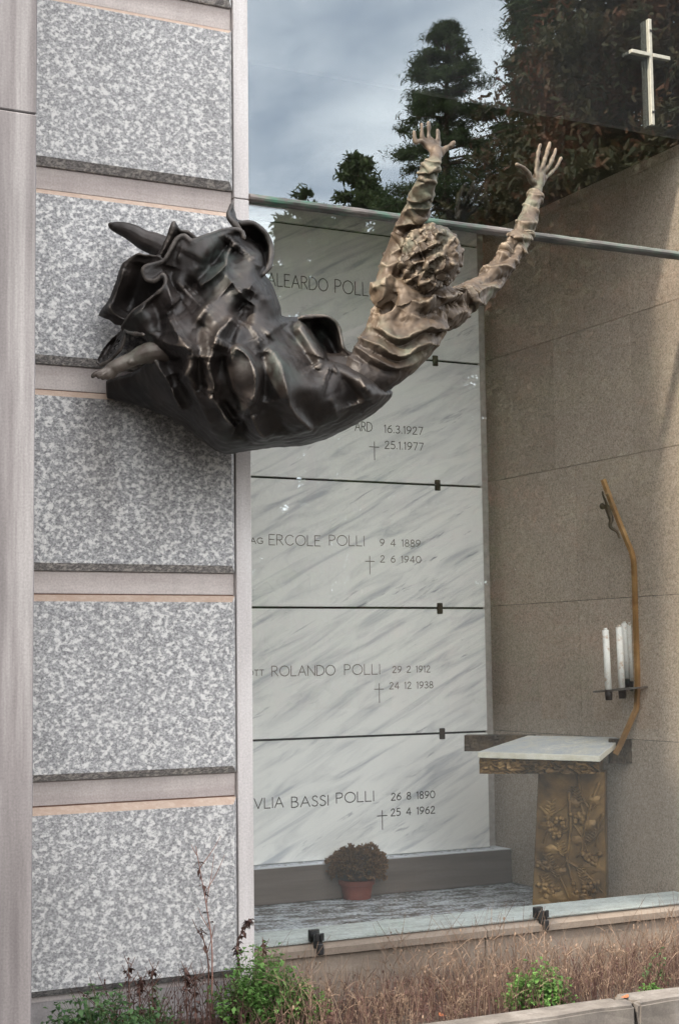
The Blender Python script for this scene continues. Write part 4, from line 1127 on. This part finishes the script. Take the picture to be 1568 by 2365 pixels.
# ---- skirt -------------------------------------------------------
sk = tps([(721, 910, .50), (889, 865, .52), (921, 896, .53), (560, 1010, .44), (616, 1060, .47), (470, 1230, .36), (595, 1310, .42), (420, 1437, .14), (410, 1503, .12),
          (510, 1524, .20), (600, 1556, .27), (700, 1605, .34), (812, 1696, .40), (1037, 1689, .48), (1233, 1654, .54), (1400, 1563, .62), (1500, 1480, .63), (1293, 1310, .65), (1420, 1430, .72),
          (1058, 1191, .55), (1016, 1002, .52), (900, 1250, .64), (1100, 1450, .72), (760, 1150, .60), (700, 1400, .56), (850, 1550, .56), (1200, 1500, .70), (600, 1450, .38), (650, 1200, .52), (960, 1050, .58)])
outline = [(921, 896), (960, 905), (1000, 950), (1012, 1010), (994, 1030), (1020, 1060), (1045, 1110), (1060, 1160), (1059, 1192), (1090, 1196), (1142, 1194), (1180, 1240), (1215, 1300), (1243, 1350), (1300, 1366), (1350, 1394), (1402, 1420), (1448, 1448), (1482, 1478),
           (1478, 1498),
           (1440, 1535), (1400, 1563), (1317, 1612), (1233, 1654), (1142, 1682), (1037, 1689), (931, 1700), (854, 1710), (812, 1696), (749, 1647), (693, 1605), (602, 1556), (510, 1524), (402, 1503), (402, 1437),
           (440, 1425), (500, 1405), (556, 1370), (580, 1335), (560, 1295), (540, 1262), (489, 1254), (461, 1237), (468, 1219), (503, 1177), (539, 1149), (581, 1114), (616, 1086), (624, 1058), (616, 1037), (596, 1050), (581, 1058), (553, 1051), (542, 1019), (560, 1002),
           (602, 988), (623, 974), (644, 939), (665, 903), (693, 889), (721, 910), (749, 903), (791, 886), (840, 868), (889, 865), (912, 875)]
i0 = outline.index((402, 1503)); crispE = list(range(i0, len(outline)))
FOLDS = [   # traced crests (+) and hollows (-): points, height, width on either side
 ([(880, 900), (830, 965), (765, 1045), (700, 1110)], -.120, 95, 34),
 ([(720, 940), (690, 1010), (690, 1100), (740, 1170)], -.035, 60, 60),
 ([(919, 900), (872, 935), (857, 965), (850, 1000), (800, 1048), (768, 1068), (752, 1085)], .070, 9, 30),
 ([(853, 985), (857, 1020), (866, 1055), (880, 1070)], .055, 8, 60),
 ([(872, 1052), (892, 1072), (910, 1090), (915, 1115)], .040, 10, 26),
 ([(960, 930), (985, 1000), (960, 1060), (930, 1110)], .045, 55, 55),
 ([(925, 1125), (905, 1160), (885, 1200)], -.075, 40, 22),
 ([(790, 1140), (768, 1172), (742, 1207)], .045, 26, 10),
 ([(770, 1215), (745, 1260), (740, 1300)], -.040, 20, 26),
 ([(882, 1190), (850, 1225), (822, 1255), (800, 1318)], .105, 62, 8),
 ([(898, 1215), (880, 1255), (870, 1290), (890, 1310)], -.060, 14, 40),
 ([(868, 1297), (908, 1318), (944, 1355), (964, 1416), (962, 1486), (936, 1537)], .110, 8, 78),
 ([(985, 1320), (998, 1380), (1000, 1450), (985, 1520)], -.060, 44, 20),
 ([(1045, 1100), (1050, 1160), (1035, 1230), (1000, 1270)], .060, 55, 55),
 ([(940, 1150), (925, 1220), (950, 1290)], -.040, 26, 50),
 ([(1005, 1300), (1052, 1360), (1080, 1444), (1096, 1528), (1142, 1591), (1212, 1658)], .065, 20, 85),
 ([(1040, 1500), (1060, 1580), (1110, 1650)], -.030, 40, 30),
 ([(1065, 1210), (1100, 1260), (1150, 1330), (1190, 1395)], -.120, 42, 40),
 ([(1140, 1197), (1177, 1247), (1212, 1303), (1243, 1354)], .085, 7, 60),
 ([(1243, 1356), (1303, 1374), (1350, 1412), (1388, 1488)], .045, 80, 9),
 ([(1225, 1400), (1285, 1425), (1330, 1470), (1350, 1530)], -.070, 26, 80),
 ([(1240, 1490), (1265, 1545), (1280, 1605)], .025, 40, 30),
 ([(628, 1185), (660, 1245), (693, 1294), (726, 1322)], .065, 9, 32),
 ([(650, 1190), (690, 1250), (725, 1300)], .030, 9, 24),
 ([(596, 1275), (640, 1298), (690, 1303), (724, 1322)], .075, 30, 8),
 ([(724, 1322), (714, 1385), (685, 1424)], .055, 40, 10),
 ([(600, 1330), (650, 1360), (695, 1352)], -.070, 16, 34),
 ([(784, 1312), (790, 1400), (808, 1450), (800, 1490)], .055, 12, 36),
 ([(748, 1335), (752, 1410), (765, 1480)], -.065, 32, 22),
 ([(835, 1330), (848, 1400), (868, 1480), (905, 1560)], -.055, 20, 46),
 ([(572, 1330), (606, 1400), (636, 1446), (660, 1505), (690, 1562)], .060, 30, 10),
 ([(648, 1400), (684, 1470), (724, 1540)], -.050, 18, 34),
 ([(700, 1420), (740, 1500), (770, 1560), (800, 1620)], .030, 34, 14),
 ([(783, 1492), (820, 1526), (853, 1582), (887, 1609)], .070, 34, 8),
 ([(830, 1505), (870, 1560), (905, 1600)], -.055, 12, 36),
 ([(945, 1560), (973, 1626), (1010, 1663)], .055, 34, 12),
 ([(880, 1570), (920, 1635), (950, 1680)], -.045, 26, 20),
 ([(560, 1130), (600, 1180), (612, 1260)], -.070, 44, 30),
 ([(628, 1060), (642, 1110), (655, 1165)], .055, 9, 44),
 ([(660, 1000), (645, 1060), (680, 1120)], -.055, 20, 60),
]
FOLDS = [(p, h * .84, max(13, a_), max(13, b_)) for p, h, a_, b_ in FOLDS]
G = Geo()
def skb(x, y): return np.clip(sk(x, y) - .42, .055, .30)
G.add(relief(outline, sk, .3, 62, crispE, 9., FOLDS, 4.6, back=skb, wob=.008))
def rim(pts, dfun, r, n=None):
    n = n or 6 * len(pts); c = catmull(pts, n)
    return tube_geo(np.array([S(x, y, d) for (x, y), d in zip(c, dfun(c[:, 0], c[:, 1]))]), r, 8)
hem = outline[i0 + 7:] + [(921, 896)]
G.add(rim([p for p in hem], lambda x, y: sk(x, y) - .010, .0085, 140))
# sheets behind the hem: back panel, upright tip, folded lobes
bs = tps([(510, 956, .30), (433, 1065, .22), (367, 1191, .16), (600, 1000, .34), (540, 1150, .24), (470, 1230, .22), (620, 1200, .30), (430, 1226, .2)])
G.add(relief([(525, 952), (548, 958), (600, 960), (650, 1000), (660, 1150), (600, 1260), (500, 1240), (430, 1226), (405, 1205), (367, 1191), (385, 1160), (405, 1135), (420, 1098), (433, 1065), (446, 1020), (461, 988), (485, 972), (510, 956)],
             bs, .018, 8, range(18), 7, [([(470, 1000), (440, 1100), (400, 1190)], .03, 30, 30), ([(540, 980), (520, 1080), (470, 1190)], -.04, 40, 40), ([(405, 1140), (430, 1180), (500, 1215)], .035, 14, 26)]))
ts = lambda x, y: np.full(np.shape(x), .36) + (900 - np.asarray(y)) * .0004
G.add(relief([(658, 829), (668, 850), (682, 868), (710, 868), (749, 896), (760, 960), (700, 1010), (620, 1010), (560, 1005), (590, 960), (612, 925), (630, 889), (640, 860), (650, 836)], ts, .02, 9, range(14), 7,
             [([(656, 835), (640, 890), (600, 970)], .03, 14, 40), ([(680, 880), (660, 950)], -.04, 30, 30)]))
# curling flap above the hip
cf = tps([(875, 767, .40), (860, 810, .42), (900, 838, .44), (952, 840, .46), (1001, 878, .47), (1026, 945, .48), (1014, 1005, .50), (985, 1030, .50), (930, 920, .34), (960, 960, .36), (905, 880, .42), (900, 1000, .4)])
cfo = [(875, 766), (881, 780), (887, 800), (894, 824), (905, 834), (925, 832), (952, 837), (978, 852), (1001, 875), (1016, 903), (1025, 930), (1027, 965), (1018, 1000), (1000, 1028), (975, 1050), (935, 1060), (905, 1010), (905, 930), (908, 885), (892, 862), (872, 838), (857, 820), (853, 806), (860, 790), (868, 776)]
G.add(relief(cfo, cf, .018, 9, range(len(cfo)), 7, [([(905, 848), (950, 860), (985, 900), (1000, 960)], -.02, 20, 40), ([(862, 815), (880, 832), (905, 842)], .03, 12, 12)]))
G.add(rim([(868, 812), (880, 830), (905, 840), (952, 840), (1001, 878), (1024, 945), (1014, 1003), (990, 1034)], lambda x, y: cf(x, y), .011, 60))
G.add(rim([(875, 770), (862, 800), (864, 818), (885, 845), (905, 872), (920, 895), (945, 905), (968, 930)], lambda x, y: cf(x, y) + .02, .009, 50))
# lobe of cloth behind the waist
lb_ = tps([(1120, 1200, .54), (1233, 1195, .56), (1275, 1235, .56), (1293, 1310, .58), (1243, 1356, .58), (1200, 1260, .47), (1340, 1350, .58), (1260, 1340, .5)])
lbo = [(1120, 1196), (1160, 1194), (1200, 1190), (1233, 1191), (1258, 1207), (1276, 1234), (1285, 1270), (1294, 1310), (1330, 1345), (1370, 1380), (1400, 1430), (1340, 1440), (1260, 1400), (1200, 1340), (1150, 1270)]
G.add(relief(lbo, lb_, .02, 9, range(len(lbo)), 7, [([(1165, 1215), (1230, 1260), (1290, 1350)], -.05, 40, 40)]))
G.add(rim([(1140, 1196), (1200, 1191), (1233, 1192), (1262, 1211), (1278, 1238), (1287, 1275), (1298, 1314), (1335, 1347)], lambda x, y: lb_(x, y) + .004, .009, 60))
# flap round the near foot
ff = tps([(461, 1237, .33), (363, 1352, .26), (377, 1377, .27), (447, 1317, .33), (412, 1300, .24)])
ffo = [(461, 1236), (472, 1243), (478, 1262), (468, 1290), (448, 1322), (430, 1342), (412, 1360), (392, 1376), (372, 1378), (360, 1366), (363, 1350), (385, 1312), (412, 1280), (440, 1252)]
G.add(relief(ffo, ff, .016, 9, range(len(ffo)), 6, [([(440, 1265), (410, 1310), (385, 1350)], -.05, 18, 18), ([(474, 1262), (448, 1320), (412, 1358)], .03, 10, 10)]))
G.add(rim([(540, 1262), (489, 1254), (470, 1246), (472, 1268), (452, 1318), (412, 1360), (380, 1376)], lambda x, y: ff(x, y) + .02, .008, 50))
# thigh bulk inside the skirt so the folds are carried by a body, and the mount to the wall
G.tube(catmull([S(1330, 1440, .52), S(1080, 1430, .44), S(860, 1380, .36), S(690, 1330, .30)], 14), np.linspace(.11, .10, 14), 14)
G.tube(catmull([S(1080, 1400, .42), S(860, 1180, .36), S(700, 1020, .30)], 12), np.linspace(.12, .09, 12), 14)
G.tube(np.array([S(700, 1300, .30), S(640, 1320, .02)]), .09, 12)
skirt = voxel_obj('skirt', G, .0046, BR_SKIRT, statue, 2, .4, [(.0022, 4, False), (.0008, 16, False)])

# ---- legs ---------------------------------------------------------
def foot(name, chain, toes, mat):
    g = Geo(); p = np.array([S(x, y, d) for x, y, d, r in chain]); r = np.array([c[3] for c in chain])
    c = catmull(p, 24); rr = np.interp(np.linspace(0, 1, 24), np.linspace(0, 1, len(r)), r); g.tube(c, rr, 14)
    for pts, r0 in toes:
        g.tube(catmull([S(*q) for q in pts], 6), np.linspace(r0, r0 * .85, 6), 8)
    return voxel_obj(name, g, .0035, mat, statue, 2, .5)
FOOTM = m_bronze('worn_bronze', (.04, .03, .024), (.085, .066, .054), (.26, .235, .20), (.22, .25, .20), .45, .3, .5, .4).m
foot('leg', [(640, 960, .28, .060), (590, 922, .26, .044), (545, 905, .24, .038), (505, 880, .22, .034), (475, 866, .21, .029), (448, 858, .20, .024), (425, 852, .195, .017)],
     [([(440, 856, .205), (424, 846, .20), (414, 845, .195)], .010), ([(442, 864, .20), (430, 857, .195), (420, 858, .19)], .009)], BR_SKIRT)
foot('leg', [(640, 1330, .40, .052), (585, 1328, .40, .044), (540, 1336, .39, .036), (500, 1354, .375, .028), (465, 1370, .365, .028), (432, 1384, .36, .026), (408, 1394, .355, .020)],
     [([(420, 1384, .365), (388, 1398, .36), (362, 1408, .355), (350, 1418, .35)], .0105), ([(420, 1392, .37), (392, 1410, .368), (372, 1422, .362)], .0088), ([(424, 1398, .37), (404, 1416, .368), (388, 1427, .362)], .0085), ([(430, 1402, .368), (416, 1418, .366), (404, 1428, .36)], .008), ([(440, 1404, .362), (430, 1418, .36), (420, 1426, .355)], .0075), ([(500, 1360, .39), (490, 1366, .395)], .012)], FOOTM)

# ---- torso, arms, hands, head: one skin -----------------------------
B = Geo()
def limb(chain, n=26, nseg=18):
    p = np.array([S(x, y, d) for x, y, d, r in chain]); r = np.array([c[3] for c in chain])
    c = catmull(p, n); rr = np.interp(np.linspace(0, 1, n), np.linspace(0, 1, len(r)), r)
    return c, rr
torso = limb([(1280, 1490, .56, .070), (1340, 1445, .58, .082), (1412, 1385, .60, .102), (1465, 1325, .61, .122), (1515, 1262, .62, .132), (1560, 1195, .62, .138), (1590, 1140, .62, .105)], 26)
B.tube(*torso, nseg=24)
B.tube(*limb([(1470, 1112, .66, .066), (1530, 1122, .655, .092), (1600, 1140, .62, .108), (1680, 1165, .55, .085), (1730, 1150, .51, .062)], 18), nseg=20)
B.tube(*limb([(1590, 1150, .64, .070), (1618, 1085, .67, .058), (1645, 1020, .70, .056)], 8), nseg=16)
larm = limb([(1468, 1115, .66, .064), (1478, 1040, .63, .054), (1503, 950, .62, .050), (1546, 850, .68, .049), (1582, 762, .77, .042), (1606, 690, .84, .035), (1627, 618, .88, .030)], 40)
rarm = limb([(1700, 1160, .53, .066), (1770, 1115, .49, .058), (1838, 1072, .45, .050), (1902, 990, .41, .047), (1950, 920, .38, .045), (1980, 860, .36, .042), (2006, 775, .325, .033), (2021, 728, .305, .028)], 40)
for a in (larm, rarm): B.tube(*a, nseg=16)
# head: skull, jaw, nose, ear; it looks up and away to the right
HC = S(1634, 966, .72)
fw = np.array([.34, .84, .40]); fw /= np.linalg.norm(fw); rt_ = np.cross(fw, [0, 0, 1.]); rt_ /= np.linalg.norm(rt_); up2 = np.cross(rt_, fw)
B.add(ell_geo(HC, (.098, .110, .108), np.array([rt_, fw, up2])))
B.add(ell_geo(HC + fw * .045 - up2 * .055, (.062, .062, .070), np.array([rt_, fw, up2])))
B.add(ell_geo(HC + fw * .108 - up2 * .022, (.014, .020, .028), np.array([rt_, fw, up2]), 10, 8))
B.add(ell_geo(HC + fw * .092 + up2 * .018, (.050, .018, .014), np.array([rt_, fw, up2]), 12, 8))
B.add(ell_geo(HC + fw * .095 - up2 * .066, (.024, .012, .010), np.array([rt_, fw, up2]), 10, 8))
B.add(ell_geo(HC + rt_ * .084 - up2 * .015, (.009, .020, .028), np.array([rt_, fw, up2]), 10, 8))
# rings of bunched cloth along the sleeves
def rings(arm, n, r0, seed, t0=.08, t1=.98):
    c, rr = arm; r = random.Random(seed); T_ = np.gradient(c, axis=0); T_ /= np.linalg.norm(T_, axis=1)[:, None]
    for k in range(n):
        t = t0 + (t1 - t0) * (k + r.uniform(.2, .8)) / n; i = int(t * (len(c) - 1)); p = c[i]; R_ = rr[i]
        ax = T_[i]; tl = np.array([r.uniform(-1, 1), r.uniform(-1, 1), r.uniform(-1, 1)]) * .62; nrm = ax + tl; nrm /= np.linalg.norm(nrm)
        a_ = np.cross(nrm, [.3, .8, .1]); a_ /= np.linalg.norm(a_); b_2 = np.cross(nrm, a_)
        ph = r.uniform(0, 6.28); sp = r.uniform(1.8, 3.8); m_ = 20
        th = ph + np.linspace(0, sp, m_)
        path = []
        for u in th:
            dv_ = a_ * _c(u) + b_2 * _s(u); dv_ = dv_ - ax * (dv_ @ ax); L_ = np.linalg.norm(dv_) + 1e-6; off = (a_ * _c(u) + b_2 * _s(u)) @ ax
            path.append(p + dv_ / L_ * R_ * (1.0 + .05 * _s(3 * u + ph)) + ax * off * R_ * 1.1)
        prf = np.sin(np.linspace(.15, math.pi - .15, m_)) * r0 * r.uniform(.8, 1.25) * (R_ / .045)
        B.tube(np.array(path), np.maximum(prf, .002), 8)
rings(larm, 9, .0120, 3); rings(rarm, 10, .0120, 8)
for arm, rr_ in ((larm, .033), (rarm, .030)):   # cuffs
    c, _q = arm; ax = (c[-1] - c[-4]) / np.linalg.norm(c[-1] - c[-4]); a_ = np.cross(ax, [.2, 1, .1]); a_ /= np.linalg.norm(a_); b_2 = np.cross(ax, a_)
    B.tube(np.array([c[-2] + (a_ * _c(u) + b_2 * _s(u)) * rr_ + ax * .006 * _s(2 * u + 1) for u in np.linspace(0, 6.5, 30)]), .0075, 8)
# hands
def Zh(x, y): return 1500 + .4337 * x, 430 + .4337 * y
def finger(pts, d0, d1, r0, r1):
    n = len(pts); P3 = [S(*Zh(x, y), d0 + (d1 - d0) * k / (n - 1)) for k, (x, y) in enumerate(pts)]
    c = catmull(P3, 14); rr = np.linspace(r0, r1, 14)
    for k in range(1, n - 1):
        rr[int(k * 13 / (n - 1))] *= 1.14
    B.tube(c, rr * 1.04, 10)
HD = .300
B.tube(*limb([(2021, 735, HD, .0235), (2026, 705, HD, .023), (2028, 680, HD, .027), (2034, 655, HD, .024)], 10), nseg=14, flat=(NRA, .62))
for a, b in (((2024, 690), (2024, 648)), ((2030, 690), (2038, 644)), ((2036, 690), (2051, 648)), ((2040, 695), (2056, 668)), ((2018, 690), (2003, 676))):
    B.tube(np.array([S(*a, HD), S(*b, HD + .004)]), np.array([.014, .0115]), 10)
finger([(1205, 500), (1210, 395), (1222, 320), (1238, 262)], HD + .004, HD - .012, .0098, .0072)
finger([(1240, 490), (1278, 390), (1298, 320), (1322, 243)], HD + .004, HD - .016, .0100, .0074)
finger([(1270, 505), (1322, 430), (1350, 365), (1372, 298)], HD + .004, HD - .016, .0096, .0070)
finger([(1280, 560), (1345, 495), (1382, 448), (1418, 380)], HD + .002, HD - .010, .0088, .0064)
finger([(1165, 590), (1130, 510), (1085, 465), (1035, 437)], HD + .0, HD + .030, .0120, .0082)
HL = .885
B.tube(*limb([(1634, 612, HL, .0235), (1641, 592, HL - .004, .022), (1645, 572, HL - .02, .023), (1644, 560, HL - .035, .021)], 10), nseg=14)
for a, b, o in (((1640, 588), (1612, 545), -.045), ((1641, 586), (1618, 535), -.05), ((1644, 586), (1628, 532), -.05), ((1648, 586), (1652, 540), -.045), ((1652, 588), (1672, 566), -.02)):
    B.tube(np.array([S(*a, HL - .01), S(*b, HL + o)]), np.array([.014, .0105]), 10)
finger([(260, 285), (200, 232), (152, 238), (142, 150)], HL - .045, HL - .040, .0098, .0070)
finger([(285, 265), (245, 232), (212, 195), (208, 85)], HL - .05, HL - .055, .0100, .0072)
finger([(310, 245), (285, 215), (268, 185), (267, 72)], HL - .05, HL - .06, .0104, .0074)
finger([(352, 270), (356, 245), (346, 210), (347, 132)], HL - .045, HL - .05, .0100, .0072)
finger([(375, 335), (420, 295), (460, 268), (488, 240)], HL - .02, HL - .01, .0115, .0082)
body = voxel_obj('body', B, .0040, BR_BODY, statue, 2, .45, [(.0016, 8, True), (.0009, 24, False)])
def Z4(p): return [(1284 + .5778 * x, 378 + .5778 * y) for x, y in p]
TF = [([(150, 1430), (215, 1395), (280, 1415), (340, 1385), (385, 1335), (450, 1320), (530, 1330), (620, 1300), (720, 1275), (800, 1250), (880, 1210)], .024, 18, 22),
      ([(360, 1230), (345, 1310), (300, 1375), (250, 1400)], -.030, 14, 22),
      ([(300, 1180), (290, 1250), (255, 1330), (210, 1400)], .020, 16, 18),
      ([(235, 1200), (215, 1260), (220, 1330)], .016, 16, 16),
      ([(400, 1360), (370, 1420), (420, 1450)], -.018, 20, 22),
      ([(535, 1345), (560, 1395), (640, 1360), (740, 1320), (820, 1300)], -.030, 12, 30),
      ([(190, 1485), (280, 1510), (350, 1560), (430, 1550), (500, 1510), (560, 1480), (650, 1485), (740, 1480)], .022, 26, 10),
      ([(240, 1510), (310, 1565), (390, 1600), (470, 1570), (540, 1520), (640, 1525), (720, 1505)], -.022, 10, 18),
      ([(90, 1540), (170, 1580), (250, 1605), (340, 1655), (420, 1655), (490, 1605), (560, 1580), (650, 1600)], .022, 22, 10),
      ([(180, 1620), (280, 1670), (380, 1705), (470, 1675), (540, 1640)], -.020, 10, 18),
      ([(40, 1600), (120, 1625), (200, 1675), (290, 1722), (360, 1742), (440, 1722), (520, 1690)], .018, 20, 10),
      ([(100, 1660), (200, 1725), (300, 1770), (400, 1770)], -.016, 10, 18),
      ([(20, 1640), (80, 1692), (150, 1718)], .012, 18, 12),
      ([(560, 1330), (610, 1290), (700, 1290), (770, 1262), (840, 1292), (930, 1322), (965, 1335)], .020, 14, 12),
      ([(690, 1440), (750, 1385), (815, 1378), (835, 1425)], .020, 12, 16), ([(720, 1330), (780, 1305), (850, 1335), (900, 1355)], -.022, 10, 16),
      ([(600, 1420), (660, 1400), (700, 1440)], -.014, 20, 20), ([(450, 1400), (520, 1420), (580, 1440)], .012, 20, 20),
      ([(270, 1060), (310, 1095), (380, 1065), (430, 1050)], .018, 16, 12), ([(220, 1200), (265, 1222), (312, 1180), (332, 1140)], .018, 14, 14), ([(330, 1110), (390, 1130), (420, 1100)], -.022, 12, 16),
      # right sleeve
      ([(870, 1270), (950, 1222), (1045, 1225)], .018, 16, 9), ([(900, 1185), (980, 1175), (1080, 1160)], -.020, 16, 16), ([(925, 1095), (1000, 1105), (1060, 1085), (1135, 1105)], .020, 16, 9),
      ([(1000, 1045), (1060, 1045), (1120, 1010)], -.016, 14, 14), ([(1000, 1000), (1080, 1012), (1160, 1070)], .018, 18, 9), ([(1030, 935), (1085, 950), (1130, 905), (1215, 1005), (1225, 955)], .018, 12, 9),
      ([(1120, 1000), (1160, 930), (1215, 922)], -.022, 12, 16), ([(1090, 868), (1150, 900), (1255, 912)], .020, 20, 8), ([(1120, 770), (1180, 802), (1270, 802), (1300, 790)], .014, 18, 10), ([(1180, 840), (1230, 850), (1270, 840)], -.014, 12, 14),
      ([(1190, 680), (1240, 692), (1300, 742)], .015, 12, 9), ([(1235, 676), (1290, 690)], -.016, 8, 12), ([(1222, 605), (1280, 622), (1332, 612)], .010, 9, 9),
      # left sleeve
      ([(538, 385), (590, 402), (652, 400)], .012, 9, 9), ([(500, 480), (560, 470), (632, 440)], .016, 12, 10), ([(560, 498), (600, 478), (642, 470)], -.016, 8, 12), ([(445, 620), (500, 565), (570, 520)], .012, 16, 16),
      ([(445, 640), (520, 652), (592, 610)], .018, 18, 9), ([(480, 690), (540, 660), (590, 640)], -.014, 10, 12), ([(408, 742), (470, 702), (560, 690), (592, 660)], .016, 16, 10), ([(365, 832), (430, 802), (520, 782), (562, 740)], .020, 18, 9), ([(420, 870), (470, 830), (530, 800)], -.020, 8, 16),
      ([(360, 855), (400, 900), (410, 960)], .014, 14, 14), ([(330, 1010), (370, 985), (400, 960)], .014, 12, 12)]
fold_mesh(body, [(Z4(p), h, a_, b_) for p, h, a_, b_ in TF], 1.0)

# ---- hair: modelled curls ------------------------------------------------
Hh = Geo(); Hh.add(ell_geo(HC - fw * .012 + up2 * .008, (.102, .106, .108), np.array([rt_, fw, up2]), 28, 18)); Hh.add(ell_geo(S(1568, 985, .735), (.055, .055, .075))); Hh.add(ell_geo(S(1600, 1045, .735), (.064, .05, .052)))
hb = bvh_of(Hh)
def Zr(p): return [(1400 + .287 * x, 800 + .287 * y) for x, y in p]
HF = [([(440, 470), (520, 420), (600, 470), (560, 540)], 11), ([(740, 490), (820, 445), (890, 418)], 11), ([(440, 720), (510, 600), (610, 545), (700, 495)], 12), ([(700, 690), (790, 625), (870, 585)], 12),
      ([(640, 880), (690, 790), (730, 700), (790, 640)], 12), ([(800, 770), (880, 730), (945, 665), (950, 585), (900, 530)], 13), ([(590, 950), (660, 915), (770, 870)], 13), ([(820, 940), (890, 915)], 11),
      ([(830, 800), (900, 822), (970, 812)], 11), ([(470, 920), (560, 850), (600, 780)], 12), ([(860, 340), (930, 290), (980, 310)], 12), ([(740, 300), (640, 290), (590, 370), (620, 430)], 12), ([(800, 240), (860, 300), (830, 360)], 11),
      ([(1000, 440), (1050, 350), (1095, 420), (1060, 490)], 12), ([(1040, 680), (1090, 590), (1070, 520)], 12), ([(570, 1010), (640, 1055), (730, 1035)], 11), ([(400, 600), (440, 660), (400, 720)], 11), ([(420, 880), (470, 820), (500, 740)], 11),
      ([(500, 400), (560, 340), (620, 300)], 11), ([(700, 240), (770, 210), (840, 200)], 10), ([(700, 980), (770, 960), (800, 900)], 11), ([(900, 1000), (960, 930), (1000, 860)], 10), ([(560, 690), (620, 650), (690, 640)], 9), ([(960, 760), (1010, 700), (1030, 620)], 10), ([(660, 420), (720, 400), (760, 340)], 11)]
r5 = random.Random(5)
for k in range(46):      # curls round the sides the camera does not face
    u = np.array([r5.gauss(0, 1), r5.gauss(0, 1), r5.gauss(.3, .8)]); u /= np.linalg.norm(u)
    if u @ fw > .35: continue
    tow = (CAM - HC); tow /= np.linalg.norm(tow)
    if u @ tow > .55: continue
    c0 = HC + u * .104; t1 = np.cross(u, [r5.gauss(0, 1), r5.gauss(0, 1), r5.gauss(0, 1)]); t1 /= np.linalg.norm(t1); t2 = np.cross(u, t1)
    Hh.tube(np.array([c0 + t1 * .028 * _c(a) + t2 * .022 * _s(a) for a in np.linspace(0, 3.6, 12)]), .010, 8)
hair = voxel_obj('hair', Hh, .0034, BR_BODY, statue, 1, .4, [(.0016, 14, True), (.0008, 40, False)])
fold_mesh(hair, [(Zr(p), .021, 11, 13) for p, r in HF], 1.)
fold_mesh(hair, [(Zr(p), -.016, 9, 9) for p in ([(560, 620), (680, 570), (800, 510), (890, 450)], [(520, 800), (580, 720), (640, 690)], [(740, 400), (690, 360)], [(780, 720), (850, 660), (900, 610)], [(700, 860), (790, 800)], [(480, 560), (450, 610)], [(990, 560), (1000, 650)], [(600, 990), (560, 930)], [(960, 400), (900, 480)])], 1.)
